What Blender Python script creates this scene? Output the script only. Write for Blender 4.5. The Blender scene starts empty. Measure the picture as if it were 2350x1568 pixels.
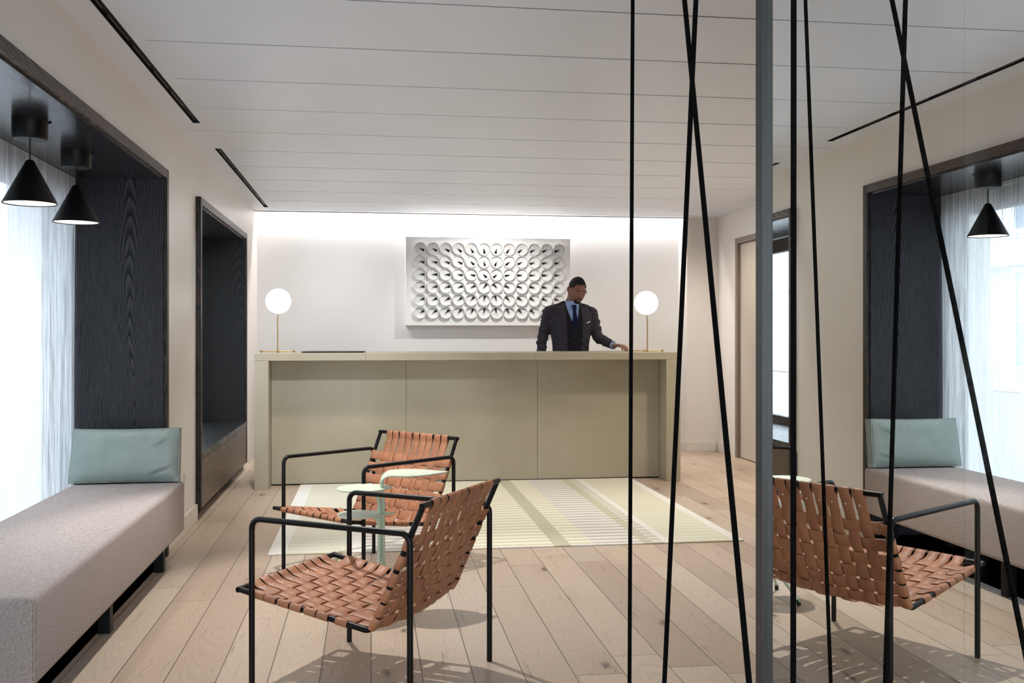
import bpy, bmesh, math, random
from mathutils import Vector, Matrix, noise as mnoise
sc = bpy.context.scene
col = sc.collection
PI = math.pi
R = math.radians
random.seed(4)

# ------------------------------------------------------------------ camera, sky, big lights, exposure
cam_d = bpy.data.cameras.new('camera')
cam_d.lens = 35.0
cam_d.sensor_width = 36.0
cam_d.shift_y = -16 / 2350
cam_d.clip_start = 0.05
cam = bpy.data.objects.new('camera', cam_d)
col.objects.link(cam)
cam.location = (0, 0, 1.25)
cam.rotation_euler = (R(90), 0, R(-8.047))
sc.camera = cam

sc.view_settings.view_transform = 'Standard'
sc.view_settings.look = 'None'
sc.view_settings.gamma = 1.0
sc.view_settings.use_curve_mapping = False
sc.view_settings.exposure = 0.12

world = bpy.data.worlds.new('overcast_sky')
sc.world = world
world.use_nodes = True
wb = world.node_tree.nodes['Background']
wb.inputs[0].default_value = (0.80, 0.90, 1.0, 1)
wb.inputs[1].default_value = 6.2

def lamp(name, kind, loc, energy, color=(1, 1, 1), target=None, **kw):
    l = bpy.data.lights.new(name, kind)
    l.energy = energy
    l.color = color
    for k, v in kw.items():
        setattr(l, k, v)
    o = bpy.data.objects.new(name, l)
    col.objects.link(o)
    o.location = loc
    if target is not None:
        d = Vector(target) - Vector(loc)
        o.rotation_euler = d.to_track_quat('-Z', 'Y').to_euler()
    return o

WARM = (1.0, 0.90, 0.78)
NEUT = (1.0, 0.98, 0.95)
COOL = (0.80, 0.90, 1.0)
# daylight entering by the street windows on the left
for nm, y, sx in (('window_portal', 4.28, 3.1), ('window_portal_far', 8.2, 2.5)):
    pl = lamp(nm, 'AREA', (-1.82, y, 1.2), 1, (1, 1, 1), (0.5, y, 1.2), shape='RECTANGLE', size=sx, size_y=2.2)
    pl.data.cycles.is_portal = True
lamp('front_fill', 'AREA', (0.0, -2.2, 1.35), 14, (0.80, 0.90, 1.0), (0.2, 2.0, 2.5), shape='RECTANGLE', size=2.4, size_y=1.7)  # cool fill light added behind the camera, aimed up to lift the ceiling
# light strip hidden above the far edge of the ceiling, washing the wall behind the desk
lamp('cove_strip', 'AREA', (1.08, 10.51, 2.72), 50, (1.0, 0.97, 0.94), (1.08, 10.54, 1.5), shape='RECTANGLE', size=4.4, size_y=0.06)
# ceiling downlights and added fill spots
lamp('downlight', 'SPOT', (-0.28, 4.88, 2.46), 165, NEUT, (0.30, 4.20, 0), spot_size=R(90), spot_blend=0.35, shadow_soft_size=0.016)
lamp('art_downlight', 'SPOT', (1.24, 9.25, 2.46), 60, NEUT, (1.24, 10.42, 1.35), spot_size=R(86), spot_blend=0.8, shadow_soft_size=0.025)
for x, e in ((-0.75, 70), (0.75, 26), (2.05, 8)):
    lamp('desk_downlight', 'SPOT', (x, 7.55, 2.46), e, WARM, (x + 0.05, 7.9, 0), spot_size=R(105), spot_blend=0.7, shadow_soft_size=0.06)
for x, e in ((0.9, 66), (2.5, 62)):
    lamp('room_downlight', 'SPOT', (x, 6.25, 2.46), e, NEUT, (x, 6.2, 0), spot_size=R(110), spot_blend=0.9, shadow_soft_size=0.06)
for x, e in ((-0.35, 38), (2.75, 18)):  # fill spots added to brighten the wall behind the desk
    lamp('back_wall_fill', 'SPOT', (x, 9.3, 2.46), e, NEUT, (x, 10.3, 0.9), spot_size=R(100), spot_blend=0.9, shadow_soft_size=0.06)
lamp('desk_fill', 'SPOT', (-0.55, 6.4, 2.46), 120, COOL, (-0.55, 8.4, 0.75), spot_size=R(85), spot_blend=0.9, shadow_soft_size=0.06)  # cool fill spot added for the left of the desk front
lamp('hall_downlight', 'SPOT', (3.0, 7.2, 2.46), 90, WARM, (3.0, 7.6, 0), spot_size=R(130), spot_blend=0.9, shadow_soft_size=0.08)
lamp('hall_downlight', 'SPOT', (3.05, 9.0, 2.46), 52, WARM, (3.2, 9.7, 0), spot_size=R(130), spot_blend=0.9, shadow_soft_size=0.08)

# ------------------------------------------------------------------ node helpers
def lin(r, g, b):
    f = lambda c: (c / 255 / 12.92) if c / 255 <= 0.04045 else ((c / 255 + 0.055) / 1.055) ** 2.4
    return (f(r), f(g), f(b), 1.0)

class NT:
    def __init__(s, name, rough=0.5, metal=0.0, base=None, spec=None):
        s.m = bpy.data.materials.new(name)
        s.m.use_nodes = True
        s.t = s.m.node_tree
        s.b = s.t.nodes['Principled BSDF']
        s.b.inputs['Roughness'].default_value = rough
        s.b.inputs['Metallic'].default_value = metal
        if spec is not None:
            s.b.inputs['Specular IOR Level'].default_value = spec
        if base is not None:
            s.b.inputs['Base Color'].default_value = base
        s._o = None
    def n(s, typ, **kw):
        nd = s.t.nodes.new(typ)
        for k, v in kw.items():
            setattr(nd, k, v)
        return nd
    def put(s, sock, v):
        if v is None:
            return
        if isinstance(v, bpy.types.NodeSocket):
            s.t.links.new(v, sock)
        else:
            sock.default_value = v
    def obj(s):
        if s._o is None:
            s._o = s.n('ShaderNodeTexCoord').outputs['Object']
        return s._o
    def sep(s, v=None):
        nd = s.n('ShaderNodeSeparateXYZ')
        s.put(nd.inputs[0], v or s.obj())
        return nd.outputs[0], nd.outputs[1], nd.outputs[2]
    def comb(s, x=0.0, y=0.0, z=0.0):
        nd = s.n('ShaderNodeCombineXYZ')
        for i, v in enumerate((x, y, z)):
            s.put(nd.inputs[i], v)
        return nd.outputs[0]
    def M(s, op, a, b=None, c=None, clamp=False):
        nd = s.n('ShaderNodeMath', operation=op, use_clamp=clamp)
        s.put(nd.inputs[0], a); s.put(nd.inputs[1], b); s.put(nd.inputs[2], c)
        return nd.outputs[0]
    def noise(s, v=None, scale=5.0, detail=3.0, rough=0.5, dist=0.0):
        nd = s.n('ShaderNodeTexNoise')
        s.put(nd.inputs['Vector'], v or s.obj())
        nd.inputs['Scale'].default_value = scale
        nd.inputs['Detail'].default_value = detail
        nd.inputs['Roughness'].default_value = rough
        nd.inputs['Distortion'].default_value = dist
        return nd.outputs[0]
    def white(s, v):
        nd = s.n('ShaderNodeTexWhiteNoise', noise_dimensions='3D')
        s.put(nd.inputs[0], v)
        return nd.outputs[0]
    def scale(s, v, xyz):
        nd = s.n('ShaderNodeMapping')
        s.put(nd.inputs[0], v or s.obj())
        nd.inputs['Scale'].default_value = xyz
        return nd.outputs[0]
    def ramp(s, fac, stops, interp='LINEAR'):
        nd = s.n('ShaderNodeValToRGB')
        nd.color_ramp.interpolation = interp
        e = nd.color_ramp.elements
        e[0].position, e[0].color = stops[0]
        e[1].position, e[1].color = stops[-1]
        for p, c in stops[1:-1]:
            x = e.new(p)
            x.color = c
        s.put(nd.inputs[0], fac)
        return nd.outputs[0]
    def rng(s, v, a, b, c=0.0, d=1.0):
        nd = s.n('ShaderNodeMapRange')
        s.put(nd.inputs[0], v)
        for i, x in enumerate((a, b, c, d)):
            nd.inputs[i + 1].default_value = x
        return nd.outputs[0]
    def mix(s, fac, a, b, mode='MIX'):
        nd = s.n('ShaderNodeMix', data_type='RGBA', blend_type=mode)
        s.put(nd.inputs[0], fac); s.put(nd.inputs[6], a); s.put(nd.inputs[7], b)
        return nd.outputs[2]
    def color(s, v):
        s.put(s.b.inputs['Base Color'], v)
        return s
    def rough(s, v):
        s.put(s.b.inputs['Roughness'], v)
        return s
    def bump(s, h, strength=0.2, dist=0.002):
        nd = s.n('ShaderNodeBump')
        nd.inputs['Strength'].default_value = strength
        nd.inputs['Distance'].default_value = dist
        s.put(nd.inputs['Height'], h)
        s.put(s.b.inputs['Normal'], nd.outputs[0])
        return s
    def surface(s, sh):
        out = s.t.nodes['Material Output']
        s.t.links.new(sh, out.inputs[0])
        return s

def painted(name, rgb, rough=0.5, var=0.04, bump=0.03):
    k = NT(name, rough)
    n1 = k.noise(scale=3.0, detail=2)
    c = lin(*rgb)
    c2 = tuple(x * (1 - var) for x in c[:3]) + (1,)
    k.color(k.mix(n1, c, c2))
    k.bump(k.noise(scale=350, detail=2), bump, 0.001)
    return k.m

def flat(name, rgb, rough=0.5, metal=0.0, spec=None, bump=0.0, bscale=300):
    k = NT(name, rough, metal, lin(*rgb), spec)
    if bump:
        k.bump(k.noise(scale=bscale, detail=2), bump, 0.001)
    else:
        k.rough(k.rng(k.noise(scale=40, detail=2), 0, 1, max(rough - 0.05, 0.02), min(rough + 0.05, 1)))
    return k.m

M_ = {}
M_['wall'] = painted('warm_white_paint', (234, 228, 222), 0.38)
M_['wall_back'] = painted('white_wall_paint', (232, 230, 228), 0.5)
M_['wall_dark'] = painted('charcoal_paint', (42, 38, 36), 0.7)
M_['ceiling'] = painted('white_ceiling_board', (234, 239, 248), 0.42)
M_['groove'] = flat('ceiling_groove', (40, 39, 39), 0.8)
M_['trim'] = painted('baseboard_paint', (228, 222, 214), 0.35)
M_['black_metal'] = flat('black_powder_coated_steel', (7, 7, 8), 0.42, spec=0.3)
M_['black_matt'] = flat('matt_black_lacquer', (6, 6, 7), 0.5, spec=0.25)
M_['black_plastic'] = flat('black_rubber', (12, 12, 12), 0.6)
M_['chrome'] = flat('polished_steel', (225, 225, 228), 0.15, 1.0)
M_['brass'] = flat('brushed_brass', (176, 146, 98), 0.28, 1.0)
M_['mint'] = flat('mint_lacquered_metal', (205, 226, 205), 0.4)
M_['mint_disc'] = flat('pale_mint_lacquer', (206, 214, 192), 0.4)
M_['plastic_white'] = flat('white_plastic', (228, 226, 220), 0.35)
M_['dish'] = flat('matt_white_plaster', (240, 239, 237), 0.7)
M_['alu'] = flat('brushed_aluminium', (72, 73, 73), 0.42, 0.6)
M_['alu_dark'] = flat('dark_anodised_channel', (30, 31, 30), 0.4, 0.7)
M_['door'] = painted('taupe_door_paint', (200, 190, 176), 0.45)
M_['door_frame'] = painted('brown_grey_frame_paint', (128, 114, 102), 0.45)
M_['steel_vane'] = flat('diffuser_vane', (120, 118, 116), 0.3, 0.8)

def emissive(name, rgb, strength):
    k = NT(name)
    e = k.n('ShaderNodeEmission')
    e.inputs[0].default_value = lin(*rgb)
    e.inputs[1].default_value = strength
    k.surface(e.outputs[0])
    return k.m
M_['globe'] = emissive('lit_opal_glass', (255, 250, 242), 2.2)
M_['diffuser'] = emissive('lit_diffuser', (255, 240, 218), 3.0)

def oak_dark(name, across, along, x0, z0, light=(88, 86, 92), dark=(20, 19, 21), rough=0.3, elong=0.075, bump=0.2):
    """dark stained oak with cathedral grain; across / along are axis indices"""
    k = NT(name, rough)
    ax = k.sep()
    w = k.noise(k.scale(None, tuple(2.0 if i != along else 0.7 for i in range(3))), 2.2, 2)
    w2 = k.noise(k.scale(None, tuple(14.0 if i != along else 2.2 for i in range(3))), 2.0, 3)
    a = k.M('ADD', k.M('SUBTRACT', ax[across], x0), k.M('MULTIPLY', k.M('SUBTRACT', w, 0.5), 0.12))
    b = k.M('MULTIPLY', k.M('SUBTRACT', ax[along], z0), elong)
    d = k.M('SQRT', k.M('ADD', k.M('MULTIPLY', a, a), k.M('MULTIPLY', b, b)))
    d = k.M('ADD', d, k.M('MULTIPLY', w2, 0.006))
    ring = k.M('FRACT', k.M('MULTIPLY', d, 120.0))
    line = k.rng(ring, 0.15, 0.75)
    fine = k.noise(k.scale(None, tuple(420.0 if i != along else 9.0 for i in range(3))), 1.0, 2)
    f = k.M('MULTIPLY', line, k.rng(fine, 0.32, 0.60, 0.25, 1.0))
    k.color(k.mix(f, lin(*dark), lin(*light)))
    k.b.inputs['Specular IOR Level'].default_value = 0.25 if rough > 0.3 else 0.5
    k.rough(k.rng(f, 0, 1, rough + 0.16, rough))
    k.bump(f, bump, 0.001 if bump > 0.1 else 0.0003)
    return k.m
M_['oak_panel'] = oak_dark('black_stained_oak_panel', 0, 2, -1.33, 0.95, (64, 62, 68), (6, 6, 8), 0.42)
M_['oak_panel2'] = oak_dark('black_stained_oak_side', 0, 2, -1.2, 0.1, (34, 31, 30), (12, 11, 11), 0.4)
M_['oak_soffit'] = oak_dark('black_stained_oak_soffit', 0, 1, -1.05, 3.2, (50, 48, 52), (24, 23, 25), 0.10, bump=0.012)
M_['oak_frame_v'] = oak_dark('dark_oak_upright', 1, 2, 3.0, 0.5, (58, 47, 42), (30, 25, 23), 0.35)
M_['oak_frame_h'] = oak_dark('dark_oak_rail', 2, 1, 2.2, 5.0, (92, 79, 73), (64, 54, 50), 0.35)
M_['oak_apron'] = oak_dark('dark_oak_apron', 2, 1, 0.12, 7.5, (106, 84, 68), (66, 50, 40), 0.25, 0.10)
M_['oak_sill'] = oak_dark('black_stained_oak_sill', 0, 1, -1.3, 7.0, (36, 36, 35), (20, 20, 20), 0.22)

def floor_mat():
    k = NT('pale_oak_boards', 0.38)
    x, y, z = k.sep()
    W, L = 0.185, 1.75
    row = k.M('FLOOR', k.M('DIVIDE', x, W))
    r1 = k.white(k.comb(row, 3.1, 0))
    yy = k.M('ADD', y, k.M('MULTIPLY', r1, 4.0))
    idx = k.M('FLOOR', k.M('DIVIDE', yy, L))
    rnd = k.white(k.comb(row, idx, 7.7))
    rnd2 = k.white(k.comb(row, idx, 2.3))
    fx = k.M('MULTIPLY', k.M('FRACT', k.M('DIVIDE', x, W)), W)
    fy = k.M('MULTIPLY', k.M('FRACT', k.M('DIVIDE', yy, L)), L)
    gx = k.M('MINIMUM', fx, k.M('SUBTRACT', W, fx))
    gy = k.M('MINIMUM', fy, k.M('SUBTRACT', L, fy))
    gap = k.rng(k.M('MINIMUM', gx, gy), 0.0006, 0.0028)
    ox = k.M('ADD', x, k.M('MULTIPLY', rnd, 31.0))
    oy = k.M('ADD', y, k.M('MULTIPLY', rnd2, 17.0))
    P = k.comb(ox, oy, 0)
    # cathedral rings of each board
    wob = k.noise(k.scale(P, (3.0, 1.1, 1)), 1.6, 2)
    wob2 = k.noise(k.scale(P, (22.0, 5.0, 1)), 1.2, 3)
    cx = k.M('SUBTRACT', fx, k.M('ADD', 0.05, k.M('MULTIPLY', rnd, 0.09)))
    a = k.M('ADD', cx, k.M('MULTIPLY', k.M('SUBTRACT', wob, 0.5), 0.16))
    b = k.M('MULTIPLY', k.M('SUBTRACT', fy, k.M('MULTIPLY', rnd2, L)), 0.07)
    d = k.M('SQRT', k.M('ADD', k.M('MULTIPLY', a, a), k.M('MULTIPLY', b, b)))
    d = k.M('ADD', d, k.M('MULTIPLY', wob2, 0.010))
    ring = k.M('FRACT', k.M('MULTIPLY', d, 115.0))
    line = k.rng(ring, 0.0, 0.55, 0.0, 1.0)
    fine = k.noise(k.scale(P, (260, 6, 1)), 1.0, 3)
    c = k.ramp(rnd, [(0.0, lin(160, 138, 117)), (0.3, lin(196, 175, 152)), (0.6, lin(176, 153, 131)), (0.85, lin(206, 187, 166)), (1.0, lin(166, 147, 130))])
    c = k.mix(k.M('MULTIPLY', k.M('MULTIPLY', k.M('SUBTRACT', 1.0, line), k.rng(fine, 0.35, 0.6, 0.45, 1.0)), 0.27), c, lin(112, 86, 68))
    c = k.mix(k.M('MULTIPLY', k.rng(fine, 0.35, 0.65), 0.16), c, lin(232, 216, 200))
    # knots and cracks
    v = k.n('ShaderNodeTexVoronoi', feature='F1', voronoi_dimensions='2D')
    k.put(v.inputs['Vector'], k.scale(P, (2.0, 0.8, 1)))
    v.inputs['Scale'].default_value = 1.0
    crisp = k.noise(k.scale(P, (70.0, 16.0, 1)), 1.0, 4, 0.65)
    kd = k.M('ADD', v.outputs['Distance'], k.M('ADD', k.M('MULTIPLY', k.M('SUBTRACT', wob2, 0.5), 0.12), k.M('MULTIPLY', k.M('SUBTRACT', crisp, 0.5), 0.09)))
    knot = k.M('SUBTRACT', 1.0, k.rng(kd, 0.012, 0.042))
    halo = k.M('SUBTRACT', 1.0, k.rng(kd, 0.02, 0.22))
    c = k.mix(k.M('MULTIPLY', k.M('MULTIPLY', halo, k.rng(crisp, 0.35, 0.6, 0.3, 1.0)), 0.34), c, lin(140, 110, 86))
    c = k.mix(k.M('MULTIPLY', knot, 0.75), c, lin(58, 44, 36))
    crn = k.noise(k.scale(P, (16, 0.9, 1)), 1.5, 4, 0.6)
    crack = k.M('SUBTRACT', 1.0, k.rng(k.M('ABSOLUTE', k.M('SUBTRACT', crn, 0.64)), 0.0, 0.010))
    c = k.mix(k.M('MULTIPLY', crack, 0.75), c, lin(66, 50, 42))
    c = k.mix(k.M('MULTIPLY', k.M('SUBTRACT', 1.0, gap), 0.9), c, lin(56, 44, 36))
    k.color(c)
    k.rough(k.rng(fine, 0, 1, 0.34, 0.48))
    k.bump(k.M('ADD', k.M('MULTIPLY', gap, 1.0), k.M('MULTIPLY', line, 0.12)), 0.5, 0.0015)
    return k.m
M_['floor'] = floor_mat()

def desk_mat():
    k = NT('pale_concrete_laminate', 0.45)
    n1 = k.noise(scale=1.6, detail=4)
    n2 = k.noise(scale=160, detail=3)
    c = k.mix(k.rng(n1, 0.3, 0.7), lin(178, 169, 147), lin(164, 154, 131))
    c = k.mix(k.M('MULTIPLY', k.rng(n2, 0.45, 0.7), 0.16), c, lin(130, 120, 98))
    k.color(c)
    k.bump(n2, 0.08, 0.001)
    return k.m
M_['desk'] = desk_mat()

def leather(name, rgb, rgb2, rough=0.42):
    k = NT(name, rough)
    n1 = k.noise(scale=9, detail=4)
    n2 = k.noise(scale=600, detail=2)
    k.color(k.mix(k.rng(n1, 0.3, 0.75), lin(*rgb), lin(*rgb2)))
    k.bump(k.M('ADD', n2, k.M('MULTIPLY', n1, 0.6)), 0.12, 0.001)
    return k.m
M_['leather'] = leather('tan_saddle_leather', (184, 126, 90), (154, 99, 70), 0.52)
M_['green_leather'] = leather('sage_green_leather', (140, 151, 145), (124, 137, 131), 0.38)

def fabric(name, rgb, rgb2, scale=420, bump=0.5):
    k = NT(name, 0.9, spec=0.15)
    x, y, z = k.sep()
    s1 = k.M('SINE', k.M('MULTIPLY', k.M('ADD', x, z), scale * 2.0))
    s2 = k.M('SINE', k.M('MULTIPLY', k.M('ADD', y, z), scale * 2.0))
    wv = k.rng(k.M('MULTIPLY', s1, s2), -1, 1)
    n = k.noise(scale=130, detail=3)
    f = k.M('ADD', k.M('MULTIPLY', wv, 0.5), k.M('MULTIPLY', n, 0.5))
    k.color(k.mix(k.rng(f, 0.3, 0.7), lin(*rgb2), lin(*rgb)))
    k.bump(wv, bump, 0.001)
    return k.m
M_['bench'] = fabric('oatmeal_woven_wool', (200, 190, 186), (130, 115, 108), 1000)

def rug_mat():
    k = NT('flat_woven_rug', 0.95, spec=0.1)
    x, y, z = k.sep()
    n = k.noise(scale=70, detail=3)
    t = k.rng(x, -0.58, 2.23)
    def fr(X):
        return (X + 0.58) / 2.81
    wht, gry, ylw, olv, crm = lin(232, 228, 220), lin(196, 190, 178), lin(214, 207, 168), lin(192, 188, 164), lin(222, 218, 206)
    A = [(-0.58, wht), (-0.49, crm), (-0.12, wht), (-0.05, gry), (0.45, ylw), (1.06, olv), (1.16, ylw), (1.30, gry), (1.60, olv), (1.66, crm), (1.735, wht), (1.775, crm), (2.16, wht)]
    B = [(-0.58, wht), (-0.49, lin(218, 213, 186)), (-0.12, wht), (-0.05, wht), (0.45, wht), (1.06, olv), (1.16, wht), (1.30, wht), (1.60, lin(206, 202, 176)), (1.66, lin(200, 194, 176)), (1.735, wht), (1.775, lin(218, 213, 180)), (2.16, wht)]
    ca = k.ramp(t, [(fr(a), c) for a, c in A], 'CONSTANT')
    cb = k.ramp(t, [(fr(a), c) for a, c in B], 'CONSTANT')
    st = k.M('SINE', k.M('MULTIPLY', y, 2 * PI / 0.094))
    m = k.rng(k.M('ADD', st, k.M('MULTIPLY', k.M('SUBTRACT', n, 0.5), 1.2)), -0.25, 0.25)
    c = k.mix(m, ca, cb)
    n2 = k.noise(k.scale(None, (260, 90, 1)), 1.0, 2)
    c = k.mix(k.M('MULTIPLY', k.rng(n2, 0.3, 0.7), 0.18), c, lin(120, 112, 92))
    k.color(c)
    k.bump(n2, 0.5, 0.002)
    return k.m
M_['rug'] = rug_mat()

def sheer_mat():
    k = NT('sheer_slub_linen')
    x, y, z = k.sep()
    slub = k.noise(k.scale(None, (1, 55, 3.0)), 1.0, 4, 0.6)
    thread = k.rng(k.M('SINE', k.M('MULTIPLY', y, 1900)), -1, 1)
    tv = k.rng(k.M('SINE', k.M('MULTIPLY', z, 1500)), -1, 1)
    op = k.M('ADD', k.M('MULTIPLY', k.rng(slub, 0.30, 0.65), 0.50), k.M('MULTIPLY', k.M('MAXIMUM', thread, tv), 0.22))
    op = k.M('ADD', op, 0.28, clamp=True)
    tl = k.n('ShaderNodeBsdfTranslucent'); tl.inputs[0].default_value = (0.80, 0.81, 0.82, 1)
    df = k.n('ShaderNodeBsdfDiffuse'); df.inputs[0].default_value = (0.86, 0.87, 0.88, 1)
    m1 = k.n('ShaderNodeMixShader'); m1.inputs[0].default_value = 0.4
    k.t.links.new(tl.outputs[0], m1.inputs[1]); k.t.links.new(df.outputs[0], m1.inputs[2])
    tr = k.n('ShaderNodeBsdfTransparent')
    m2 = k.n('ShaderNodeMixShader')
    k.put(m2.inputs[0], op)
    k.t.links.new(tr.outputs[0], m2.inputs[1]); k.t.links.new(m1.outputs[0], m2.inputs[2])
    k.surface(m2.outputs[0])
    return k.m
M_['sheer'] = sheer_mat()

def glass_mat(name, reflect, tint, rough=0.0, fres=False):
    k = NT(name)
    tr = k.n('ShaderNodeBsdfTransparent'); tr.inputs[0].default_value = tint
    gl = k.n('ShaderNodeBsdfGlossy'); gl.inputs['Color'].default_value = (0.97, 0.985, 0.965, 1); gl.inputs['Roughness'].default_value = rough
    mx = k.n('ShaderNodeMixShader')
    if fres:
        lw = k.n('ShaderNodeFresnel'); lw.inputs[0].default_value = 1.5
        k.t.links.new(lw.outputs[0], mx.inputs[0])
    else:
        mx.inputs[0].default_value = reflect
    k.t.links.new(tr.outputs[0], mx.inputs[1]); k.t.links.new(gl.outputs[0], mx.inputs[2])
    k.surface(mx.outputs[0])
    return k.m
M_['mirror_glass'] = glass_mat('smoked_reflective_glass', 0.90, (0.75, 0.80, 0.78, 1))
M_['pane'] = glass_mat('clear_window_glass', 0.04, (0.97, 0.99, 1.0, 1))

# ------------------------------------------------------------------ mesh helpers
class MB:
    def __init__(s):
        s.v = []; s.f = []
    def add(s, vs, fs):
        o = len(s.v)
        s.v += [tuple(p) for p in vs]
        s.f += [tuple(i + o for i in f) for f in fs]
        return s
    def box(s, x0, x1, y0, y1, z0, z1):
        vs = [(x, y, z) for z in (z0, z1) for y in (y0, y1) for x in (x0, x1)]
        return s.add(vs, [(0, 2, 3, 1), (4, 5, 7, 6), (0, 1, 5, 4), (2, 6, 7, 3), (0, 4, 6, 2), (1, 3, 7, 5)])
    def rings(s, rings, caps=True, closed=False):
        n = len(rings[0]); vs = [p for r in rings for p in r]; fs = []
        m = len(rings)
        for i in range(m if closed else m - 1):
            for j in range(n):
                a = i * n + j; b = i * n + (j + 1) % n; c = ((i + 1) % m) * n + (j + 1) % n; d = ((i + 1) % m) * n + j
                fs.append((a, b, c, d))
        if caps and not closed:
            fs.append(tuple(range(n - 1, -1, -1)))
            fs.append(tuple((m - 1) * n + j for j in range(n)))
        return s.add(vs, fs)
    def lathe(s, prof, n=32, c=(0, 0, 0), caps=True):
        rs = []
        for r, z in prof:
            rs.append([(c[0] + r * math.cos(2 * PI * j / n), c[1] + r * math.sin(2 * PI * j / n), c[2] + z) for j in range(n)])
        return s.rings(rs, caps)
    def tube(s, pts, rad, n=10, caps=True, round_ends=False):
        pts = [Vector(p) for p in pts]
        if not hasattr(rad, '__len__'):
            rad = [rad] * len(pts)
        if round_ends:
            a, b = pts[0], pts[-1]
            ta = (pts[0] - pts[1]).normalized(); tb = (pts[-1] - pts[-2]).normalized()
            P0 = []; R0 = []; P1 = []; R1 = []
            for k in (1.0, 0.85, 0.5):
                P0.append(a + ta * rad[0] * k); R0.append(rad[0] * max(math.sqrt(max(1 - k * k, 0)), 0.05))
                P1.append(b + tb * rad[-1] * k); R1.append(rad[-1] * max(math.sqrt(max(1 - k * k, 0)), 0.05))
            pts = P0 + pts + P1[::-1]; rad = R0 + list(rad) + R1[::-1]
        rs = []
        t0 = (pts[1] - pts[0]).normalized()
        u = t0.orthogonal().normalized()
        for i, p in enumerate(pts):
            if i == 0: t = (pts[1] - pts[0])
            elif i == len(pts) - 1: t = (pts[-1] - pts[-2])
            else: t = (pts[i + 1] - pts[i]).normalized() + (pts[i] - pts[i - 1]).normalized()
            t.normalize()
            u = (u - t * u.dot(t)).normalized()
            w = t.cross(u)
            rs.append([tuple(p + (u * math.cos(2 * PI * j / n) + w * math.sin(2 * PI * j / n)) * rad[i]) for j in range(n)])
        return s.rings(rs, caps)
    def sweep(s, pts, side, sec, caps=True):
        """planar sweep: side is a constant axis; sec lists (along side, along normal); mitred"""
        pts = [Vector(p) for p in pts]; side = Vector(side).normalized()
        rs = []
        for i, p in enumerate(pts):
            a = (pts[i] - pts[i - 1]).normalized() if i > 0 else (pts[1] - pts[0]).normalized()
            b = (pts[i + 1] - pts[i]).normalized() if i < len(pts) - 1 else a
            t = (a + b).normalized()
            nn = t.cross(side).normalized()
            k = 1.0 / max(t.dot(a), 0.5)
            rs.append([tuple(p + side * q[0] + nn * q[1] * k) for q in sec])
        return s.rings(rs, caps)
    def build(s, name, mat, parent=None, smooth=False, bevel=0.0, seg=2, loc=None, auto=40):
        me = bpy.data.meshes.new(name)
        me.from_pydata(s.v, [], s.f)
        me.materials.append(mat)
        bm = bmesh.new(); bm.from_mesh(me)
        bmesh.ops.recalc_face_normals(bm, faces=bm.faces)
        bm.to_mesh(me); bm.free()
        o = bpy.data.objects.new(name, me)
        col.objects.link(o)
        if parent is not None: o.parent = parent
        if loc is not None: o.location = loc
        if smooth:
            for p in me.polygons: p.use_smooth = True
            if auto < 180:
                me.set_sharp_from_angle(angle=R(auto))
        if bevel > 0:
            b = o.modifiers.new('bevel', 'BEVEL'); b.width = bevel; b.segments = seg; b.limit_method = 'ANGLE'; b.angle_limit = R(40)
            b.harden_normals = False
        return o

def tag(o, label, cat, group=None, kind=None):
    o['label'] = label; o['category'] = cat
    if group: o['group'] = group
    if kind: o['kind'] = kind
    return o
def empty(name, loc=(0, 0, 0), rz=0.0):
    o = bpy.data.objects.new(name, None)
    o.empty_display_size = 0.1
    col.objects.link(o); o.location = loc; o.rotation_euler = (0, 0, rz)
    return o
def struct(o, label, cat):
    o['kind'] = 'structure'; o['label'] = label; o['category'] = cat
    return o
def copy_tree(o, parent=None):
    c = o.copy(); col.objects.link(c)
    if parent is not None: c.parent = parent
    for ch in list(o.children): copy_tree(ch, c)
    return c
def fillet(pts, radii, n=6):
    out = [Vector(pts[0])]
    for i in range(1, len(pts) - 1):
        p = Vector(pts[i]); a = Vector(pts[i - 1]) - p; b = Vector(pts[i + 1]) - p
        r = radii[i]
        if r <= 0: out.append(p); continue
        ang = a.angle(b); d = r / math.tan(ang / 2)
        pa = p + a.normalized() * d; pb = p + b.normalized() * d
        c = p + (a.normalized() + b.normalized()).normalized() * (r / math.sin(ang / 2))
        va = pa - c; vb = pb - c; tot = va.angle(vb); ax = va.cross(vb).normalized()
        for k in range(n + 1):
            out.append(c + Matrix.Rotation(tot * k / n, 3, ax) @ va)
    out.append(Vector(pts[-1]))
    return out

# ------------------------------------------------------------------ room shell
CZ = 2.5            # ceiling
WX = -1.17          # left wall face
BY = 10.57          # back wall face
WIN1 = (2.70, 5.86); WIN2 = (6.93, 9.46); WTOP = 2.18; FR = 0.05
struct(MB().box(-2.0, 4.0, -3.0, 11.0, -0.1, 0.0).build('floor', M_['floor']), 'pale wide oak board floor running towards the desk', 'floor')
b = MB()
b.box(-2.0, WX, -3.0, WIN1[0], 0, 2.9)
b.box(-2.0, WX, WIN1[1], WIN2[0], 0, 2.9)
b.box(-2.0, WX, WIN2[1], 11.0, 0, 2.9)
b.box(-2.0, WX, WIN1[0], WIN1[1], WTOP, 2.9)
b.box(-2.0, WX, WIN2[0], WIN2[1], WTOP, 2.9)
b.box(-2.0, WX - 0.10, WIN2[0], WIN2[1], 0, 0.38)
struct(b.build('wall_left', M_['wall']), 'warm white plaster wall holding two dark framed street windows', 'wall')
struct(MB().box(WX, 3.34, BY, 11.0, 0, 2.9).build('wall_back', M_['wall_back']), 'white wall washed with light behind the reception desk', 'wall')
struct(MB().box(3.34, 4.0, 10.27, 11.0, 0, 2.9).build('wall_back_right', M_['wall']), 'cream pillar face at the far corner beside the desk', 'wall')
DY0, DY1, DZ = 8.78, 9.66, 2.17
b = MB()
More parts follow.
